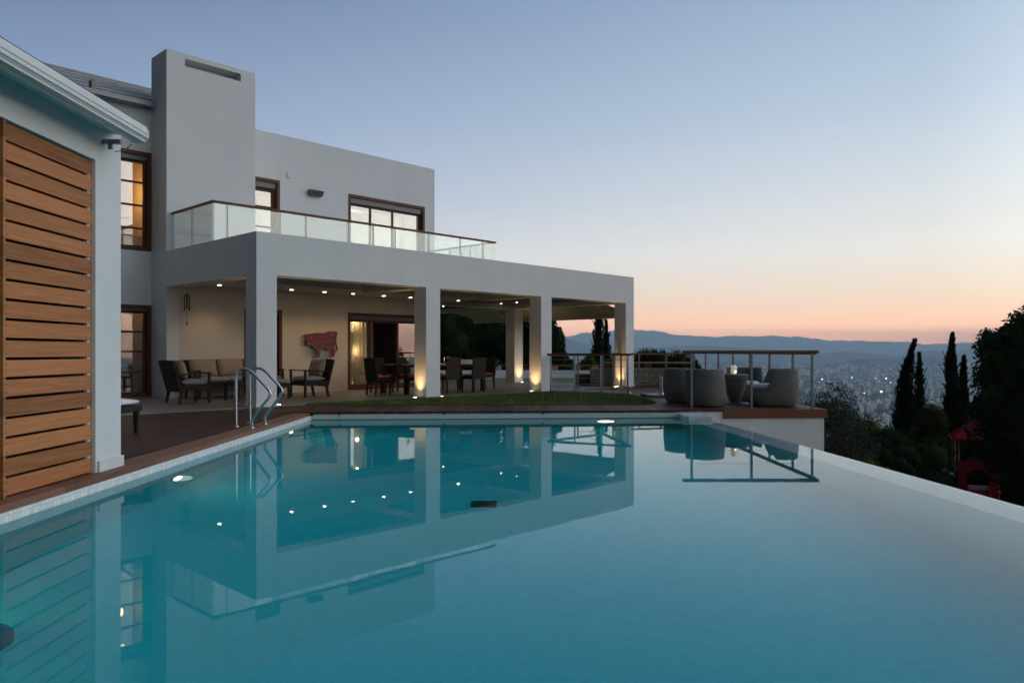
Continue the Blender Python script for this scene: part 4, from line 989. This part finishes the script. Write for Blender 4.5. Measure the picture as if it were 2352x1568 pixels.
GROUND = mat('valley_ground', (.075,.08,.055), .95, var=.6, scale=.02, col2=(.03,.038,.024))
struct(mb.build('ground', GROUND))

# slope below the pool
cypress((at(2078,30),30,gz(15,30)-.3), 6.6, .60, 12000, 'tall dark cypress, left one of the two on the slope, its tip bent right', 71, (.42,0), 'cypresses on the slope')
cypress((at(2112,33),33,gz(17,33)-.3), 6.6, .40, 6000, 'thin cypress close behind the left cypress of the slope', 72, (0,0), 'cypresses on the slope')
cypress((at(2185,30),30,gz(17,30)-.3), 7.0, .48, 11000, 'tallest cypress on the slope, right of the pair', 73, (.06,0), 'cypresses on the slope')
cypress((at(2212,30.6),30.6,gz(17,30)-.3), 6.1, .44, 8000, 'shorter cypress fused to the right side of the tallest one', 74, (.05,0), 'cypresses on the slope')
rg = random.Random(81); D_ = 19.5; bx = at(2400, D_)
t = empty('broadleaf_tree', (bx,D_,-3.6), 0, 'large dark leafy tree at the right edge of the photo', 'tree'); lob = []
for px, py, rp_ in ((2342,742,30),(2328,768,34),(2300,795,32),(2282,778,18),(2277,826,26),(2286,870,32),(2268,905,26),(2280,938,30),(2318,926,50),(2329,840,66),(2356,800,55),(2394,900,120),(2372,1012,62),(2420,1060,95),(2400,1120,60),(2424,790,90),(2474,900,130),(2484,1050,130),(2514,830,90),(2404,1000,110))+tuple((rg.uniform(2262,2360), rg.uniform(715,950), rg.uniform(8,15)) for _ in range(34) ):
    if (px < 2275 and py < 810) or px < 2262+max(0, 800-py)*.75-10: continue
    r_ = rp_/F*D_; lob.append(((at(px,D_)-bx, rg.uniform(-.4,.5)-(.0 if rp_ < 80 else -.5), zt(py,D_)+3.6), (r_, r_*1.15, r_*1.05)))
mb = MB(); leaves(mb, lob, 46000, .075, rg, 1.5, 0, .45)
for c, r in lob: blob(mb, c, [x*.72 for x in r], rg, 6)
mb.build('crown', DARKG, t); trunk(t, 4.2, .13, lob, rg)
tree('olive_tree', (at(1912,19.5),19.5,-3.3), 3.5, 1.0, OLIVE, 15000, .036, 'grey green olive tree just right of the deck corner', seed=82, nl=11, core=0, long=2.4, hollow=.1, squash=.5)
tree('young_tree', (at(2135,27),27,-4.2), 3.6, .85, YELG, 9000, .06, 'yellow green young tree between the two tall cypresses', seed=83, nl=10, base=.2)
protos = []
SP = [(1925,17.2,1.75,1.0,BRIGHT,'bright green leafy bush at the foot of the white retaining wall'),(1965,20,1.95,1.1,BRIGHT,'mid green bush below the olive tree'),(1985,26,2.9,1.3,YELG,'yellowish bush on the slope right of the olive tree'),
      (2040,25,2.6,1.3,DARKG,'dark bush left of the bent cypress'),(2010,22,1.9,1.4,DARKG,'wide dark bush under the yellowish bush'),(2070,23,2.0,1.3,DARKG,'dark bush in front of the bent cypress foot'),
      (2125,24,2.2,1.3,DARKG,'dark bush in front of the young tree'),(2150,22.5,1.0,.8,DARKG,'low dark bush left of the red play tower'),(2050,34,3.0,1.6,DARKG,'dark bush further down the slope left of the cypresses'),
      (2150,32,3.3,1.5,DARKG,'dark bush on the slope between the cypress pairs'),(2250,28,3.6,1.6,DARKG,'dark tall bush behind the red play tower'),(2300,27,4.0,1.7,DARKG,'dark bush behind the broadleaf tree'),(2085,19.5,.9,1.0,DARKG,'low dark bush close to the pool edge')]
for k, (px, Y, h, r, m, lb) in enumerate(SP):
    x = at(px, Y); tree('slope_bush', (x, Y, gz(x,Y)-.05), h, r, m, 8000, .06, lb, 'bush', 'bushes on the slope below the pool', 90+k, 10, base=.05, core=.75, squash=.5)
mb = MB(); rg = random.Random(4)
for _ in range(60000):
    a = R(rg.uniform(3,62)); r = 13*(220/13)**rg.random(); x, y = r*math.sin(a), r*math.cos(a)
    if r < 34 and x < 7.2: continue
    hh = (1.4+1.6*math.sin(x*.21)*math.cos(y*.17)+rg.random())*(min(1, r/60+.25) if r > 30 else .16)
    p = Vector((x, y, gz(x,y)+max(.1, hh*rg.random()**.5))); s_ = .07+r*.004
    d = Vector((rg.gauss(0,1),rg.gauss(0,1),rg.gauss(0,1))).normalized(); b = d.cross(Vector((rg.gauss(0,1),rg.gauss(0,1),rg.gauss(0,1)))).normalized()
    mb.add([p-d*s_*.6, p+b*s_*.35, p+d*s_*.6, p-b*s_*.35], [(0,1,2,3)])
tag(mb.build('slope_undergrowth', DARKG), 'dark undergrowth covering the slope down to the valley', 'undergrowth', kind='stuff')

# play tower
RED = mat('red_plastic', (.26,.010,.022), .8, spec=.15); PWOOD = mat('play_post_wood', (.13,.07,.04), .7, var=.3)
t = empty('play_tower', (14.66,24.2,-4.25), R(-24), 'red wooden playground tower with pyramid roof and slide on the slope', 'play tower')
mb = MB(); a = .68; mb.add([(-a,-a,2.60),(a,-a,2.60),(a,a,2.60),(-a,a,2.60),(-a,-a,2.68),(a,-a,2.68),(a,a,2.68),(-a,a,2.68),(0,0,3.22)], [(3,2,1,0),(0,1,5,4),(1,2,6,5),(2,3,7,6),(3,0,4,7),(4,5,8),(5,6,8),(6,7,8),(7,4,8)])
for k in range(-3, 4):
    q = k*.2; hh = 2.69+.54*(1-abs(q)/a); mb.tube([(q,-a,2.695),(q*.0+q,-a*(abs(q)/a),hh)], .014, 6); mb.tube([(-a,q,2.695),(-a*(abs(q)/a),q,hh)], .014, 6)
mb.build('roof', RED, t)
for x in (-.53,.53):
    for y in (-.53,.53): MB().tube([(x,y,0),(x,y,2.6)], .055, 12).build('post', PWOOD, t)
MB().box(-.62,.62,-.62,.62,1.0,1.06).build('platform', PWOOD, t)
arch = [(-.30,1.1)]+[(.30*math.cos(math.pi*(1-k/12)), 1.45+.30*math.sin(math.pi*k/12)) for k in range(13)]+[(.30,1.1)]
out = [(-.54,.75),(-.54,1.98),(.54,1.98),(.54,.75),(.30,.75)]+arch[::-1]+[(-.30,.75)]
mb = MB(); n = len(out); vs = [(x,-.64,z) for x, z in out]+[(x,-.60,z) for x, z in out]; mb.add(vs, [tuple(range(n)), tuple(range(n,2*n))[::-1]]+[(i,(i+1)%n,n+(i+1)%n,n+i)[::-1] for i in range(n)])
po = mb.build('arch_panel', RED, t); bm = bmesh.new(); bm.from_mesh(po.data); bmesh.ops.triangulate(bm, faces=[f for f in bm.faces if len(f.verts) > 4]); bmesh.ops.recalc_face_normals(bm, faces=bm.faces); bm.to_mesh(po.data); bm.free()
MB().box(.60,.64,-.5,.5,1.07,1.9).build('side_panel', RED, t)
mb = MB()
for x0, x1, h0 in ((-.26,.26,0),(-.30,-.26,.16),(.26,.30,.16)): mb.add([(x0,-.62,1.06),(x1,-.62,1.06),(x1,-2.3,.1),(x0,-2.3,.1),(x0,-.62,1.10+h0),(x1,-.62,1.10+h0),(x1,-2.3,.14+h0),(x0,-2.3,.14+h0)], [(0,1,2,3),(4,7,6,5),(0,4,5,1),(1,5,6,2),(2,6,7,3),(3,7,4,0)])
mb.build('slide', RED, t)
mb = MB()
for y in (-.5,-.17,.17,.5): mb.tube([(-.6,y,1.15),(-2.1,y-.1,.15)], .045, 8)
mb.build('climbing_ramp', RED, t)
mb = MB(); mb.tube([(-1.62,-.55,1.95),(-.62,-.6,1.45)], .05, 8); lb_ = mb.build('ladder_beam', PWOOD, t)
mb = MB()
for k in range(6): f = k/5; mb.box(-1.60+f*.9-.05,-1.60+f*.9+.05,-.62,-.49,1.99-f*.45,2.03-f*.45)
mb.build('ladder_step', CUSHW, lb_)
for y in (-.9,-.2): MB().tube([(-1.62,-.55,1.95),(-2.05,y,0)], .045, 8).build('ladder_leg', PWOOD, t)

# ================================================================== CITY in the valley
CITYM = []
for k, (c, g) in enumerate((((.84,.77,.72),0),((.60,.54,.52),0),((.90,.86,.78),0),((.40,.37,.37),0),((.52,.36,.29),0))): CITYM.append(mat('city_render', c, .9))
WINM = mat('city_window', (.06,.065,.08), .3); TILE = mat('city_roof', (.30,.17,.12), .9); FLATR = mat('city_flat_roof', (.42,.40,.38), .9)
def block(mb, w, d, h, fl, M, wi, ri):
    mb.box(-w/2,w/2,-d/2,d/2,0,h,wi,M); mb.box(-w/2+.4,w/2-.4,-d/2+.4,d/2-.4,h,h+.25,ri,M); mb.box(-w*.2,w*.08,-d*.2,d*.1,h+.25,h+2.6,wi,M)
    st = h/fl
    for k in range(fl):
        z = st*k
        for (x0,x1,y0,y1) in ((-w/2+.8,w/2-.8,-d/2-.06,-d/2),(-w/2-.06,-w/2,-d/2+.8,d/2-.8),(w/2,w/2+.06,-d/2+.8,d/2-.8)): mb.box(x0,x1,y0,y1,z+st*.32,z+st*.78,5,M)
        if k: mb.box(-w/2+.5,w/2-.5,-d/2-1.1,-d/2-.07,z,z+.75,wi,M)
rg = random.Random(99); P_ = []
MATS = CITYM+[WINM,TILE,FLATR]
for (w, d, h, fl, wi, ri) in ((13,11,15,5,0,7),(18,12,12,4,1,7),(11,11,18,6,2,7),(22,13,9,3,0,7),(12,10,9,3,2,6),(15,12,15,5,3,7),(26,14,12,4,2,7),(10,9,6,2,4,6)):
    mb = MB(); block(mb, w, d, h, fl, None, wi, ri); P_.append(mb)
LB = ['pale five storey block of flats in the valley city','wide grey four storey block in the valley city','white six storey tower block in the valley city','long low white three storey block in the valley city','white three storey house with tiled roof in the valley city','dark grey five storey block in the valley city','long white four storey block in the valley city','small brown two storey house in the valley city']
objs = [None]*8
def place_city(px, y):
    Y = 127.1*F/(y-YH); return at(px, Y), Y
cnt = 0; taken = []
tries = 0
while cnt < 280 and tries < 20000:
    tries += 1
    px = rg.uniform(1862,2262); y = 884+100*rg.random()**1.25
    if y > 985: continue
    if math.sin(px*.045+y*.16)+.6*math.sin(px*.11-y*.33) < -.25: continue
    x, Y = place_city(px, y)
    if any((x-a)**2+(Y-b)**2 < 19**2 for a, b in taken): continue
    taken.append((x,Y)); k = rg.choices(range(8), (4,3,3,2,3,2,2,2))[0]; rz = .5+rg.choice((0,0,math.pi/2))+rg.gauss(0,.12)
    if objs[k] is None:
        o = P_[k].build('city_building', MATS, None, (x,Y,-126), rz); tag(o, LB[k], 'building', LB[k].replace('block','blocks').replace('house','houses')); objs[k] = o
    else: o = objs[k].copy(); S.collection.objects.link(o); o.location = (x,Y,-126); o.rotation_euler.z = rz
    o.scale = (1, 1, rg.uniform(.8,1.25)); cnt += 1
mb = MB()
for _ in range(4200):
    y = 851+55*rg.random()**1.5; px = rg.uniform(1240,2500); 
    if math.sin(px*.03+y*.5)+.7*math.sin(px*.013-y*.9) < -.35: continue
    x, Y = place_city(px, y); w, d, h = rg.uniform(9,24), rg.uniform(9,15), rg.choice((6,9,12,15))
    M = Matrix.Translation((x,Y,-126)) @ Matrix.Rotation(rg.uniform(0,3.1),4,'Z'); mb.box(-w/2,w/2,-d/2,d/2,0,h,rg.randrange(5),M)
tag(mb.build('distant_city', CITYM), 'far carpet of small pale buildings filling the valley floor', 'city', kind='stuff')
mb = MB()
for _ in range(9000):
    y = 846+135*rg.random()**1.6; px = rg.uniform(1240,2500)
    if math.sin(px*.045+y*.16)+.6*math.sin(px*.11-y*.33) > -.1 and rg.random() < .75: continue
    x, Y = place_city(px, y); r = rg.uniform(3,6)*(1+Y/5000); vs = [(x+r*math.cos(a)*rg.uniform(.7,1.2), Y+r*math.sin(a)*rg.uniform(.7,1.2), -126) for a in (0,1.26,2.5,3.8,5.0)]
    mb.add(vs+[(x,Y,-126+r*rg.uniform(1.0,1.7))], [(k,(k+1)%5,5) for k in range(5)])
tag(mb.build('valley_trees', mat('valley_tree_green', (.03,.04,.022), .95)), 'dark belts of far trees between the blocks of the valley city', 'trees', kind='stuff')
LIT = [emis('street_lamp_white', (1,.93,.72), 8), emis('street_lamp_orange', (1,.45,.15), 9)]
def city_lamp(px, y, r, k, label, h=18):
    Y = min(95.0*F/(y-YH), 4300); x = at(px, Y); z = zt(y, Y)
    t = empty('city_lamp', (x,Y,-126), 0, label, 'lamp', 'lit lamps in the valley city')
    MB().tube([(0,0,0),(0,0,max(2, z+126-r))], .4, 6).build('mast', GREYM, t); r *= .75; MB().lathe([(.05*r,-r),(.7*r,-.7*r),(r,0),(.7*r,.7*r),(.05*r,r)], 12, (0,0,z+126)).build('bulb', LIT[k], t)
for px, y, r, k, lb in ((2203,877.5,4.6,0,'brightest white floodlight of the valley city, between the cypresses'),(2024,898.5,3.0,0,'bright yellowish light in the valley city left of the cypresses'),(1888,870,2.0,0,'small white lamp low over the city near the deck corner'),(1957,866,2.0,0,'small white lamp at the upper rim of the city'),
    (2035,868,2.4,0,'small yellow lamp at the upper rim of the city, left of the bent cypress'),(1910,848,2.2,1,'small orange lamp on the far hillside right of the deck railing'),(2047,846,2.2,1,'small orange lamp on the far hillside near the bent cypress'),(1985,902,1.2,0,'faint lamp in the middle of the city blocks'),(1872,843,2.0,0,'faint white lamp on the hill just past the deck corner post'),(2011,867.5,1.8,0,'faint lamp left of the small yellow one'),(2046,878,1.4,0,'faint bluish lamp just left of the bent cypress')):
    city_lamp(px, y, r, k, lb)

# ================================================================== HILLS
c6 = lambda p: ((1360+p[0]*.2551)/1.0884, (720+p[1]*.2551)/1.0884); c7 = lambda p: ((1640+p[0]*.2168)/1.0884, (780+p[1]*.2168)/1.0884); c8 = lambda p: ((2010+p[0]*.3571)/1.0884, (740+p[1]*.3571)/1.0884)
def ridge(name, prof, D, depth, seed, m, amp):
    prof = sorted(prof); xs = [p[0] for p in prof]
    def y_at(px):
        if px <= xs[0]: return prof[0][1]
        for (a, b), (c, d) in zip(prof, prof[1:]):
            if a <= px <= c: return b+(d-b)*(px-a)/(c-a)
        return prof[-1][1]
    rg = random.Random(seed); ph_ = [rg.uniform(0,6.28) for _ in range(8)]; n = 700; rows = [(-depth,0),(-depth*.7,.18),(-depth*.45,.42),(-depth*.22,.72),(0,1),(depth*.5,.5),(depth,0)]
    vs = []
    for (dy, f) in rows:
        for i in range(n+1):
            px = -400+3600*i/n; y = y_at(px)+amp*(math.sin(px*.11+ph_[0])+.7*math.sin(px*.23+ph_[1])+.5*math.sin(px*.41+ph_[2])+.35*math.sin(px*.83+ph_[5])+.25*math.sin(px*1.4+ph_[6])); z = zt(y, D)
            q = 1+(.10*math.sin(px*.05+ph_[3])+.09*math.sin(px*.12+ph_[4]+dy*.001))*(0 < f < 1)
            vs.append((at(px, D), D+dy, -126.5+(z+126.5)*f*q))
    m_ = n+1; mb = MB(); mb.add(vs, [(j*m_+i, j*m_+i+1, (j+1)*m_+i+1, (j+1)*m_+i) for j in range(len(rows)-1) for i in range(n)], True)
    return struct(mb.build(name, m))
HILL = mat('hill_scrub', (.055,.06,.05), .95, var=.5, scale=.004)
far = [c6(p) for p in ((170,470),(250,470),(330,445),(410,430),(480,440),(600,430),(690,412),(890,405),(1000,412),(1080,408),(1150,425),(1290,455),(1400,462),(1590,468),(1650,482),(1720,475),(1810,460),(1870,468),(2000,465),(2120,475))]+[c7(p) for p in ((1350,258),(1520,290),(1620,272),(1700,282),(1800,305),(1870,303),(2010,332),(2130,322))]+[c8(p) for p in ((640,318),(720,316),(850,336),(920,333),(1040,328),(1150,322),(1300,328))]+[(900,772),(400,770),(2900,790)]
ridge('far_mountains', far, 16000, 3000, 1, HILL, .55)
mid = [c6(p) for p in ((90,500),(170,505),(250,500),(340,520),(420,545),(560,585),(700,600),(900,592),(1240,570),(1600,560),(1900,580),(2200,600))]+[c8(p) for p in ((100,400),(330,385),(560,410),(720,432),(800,400),(870,375),(960,386),(1100,388),(1170,365),(1260,372))]+[(400,812),(2900,800)]
ridge('mountains', mid, 7600, 1500, 2, HILL, .6)
low = [(200,835),(1250,838),(1400,832),(1560,836),(1700,828),(1860,838),(1920,832),(1990,822),(2050,826),(2120,818),(2200,832),(2300,826),(2900,830)]
ridge('hill', low, 5000, 450, 3, HILL, .8)
mb = MB()
for _ in range(420):
    px = rg.uniform(1260,2400); y = rg.uniform(834,852); Y = 4960-(y-830)*18; x = at(px, Y); w = rg.uniform(8,20); z = zt(y, Y)
    mb.box(x-w/2,x+w/2,Y-6,Y+6,z-14,z+rg.uniform(2,5),rg.randrange(5))
tag(mb.build('hillside_houses', CITYM), 'scattered tiny pale houses on the low hills beyond the city', 'houses', kind='stuff')

# ================================================================== AIR
mb = MB().box(-20500,20500,-20500,20500,-128,540)
hz = mb.build('haze', bpy.data.materials.new('haze')); hz['kind'] = 'stuff'
hm = hz.data.materials[0]; hm.use_nodes = True; t_ = hm.node_tree; t_.nodes.remove(t_.nodes['Principled BSDF'])
pv = t_.nodes.new('ShaderNodeVolumePrincipled'); pv.inputs['Color'].default_value = (.64,.86,1.0,1); pv.inputs['Density'].default_value = HZ; pv.inputs['Anisotropy'].default_value = 0.0
t_.links.new(pv.outputs[0], t_.nodes['Material Output'].inputs['Volume'])
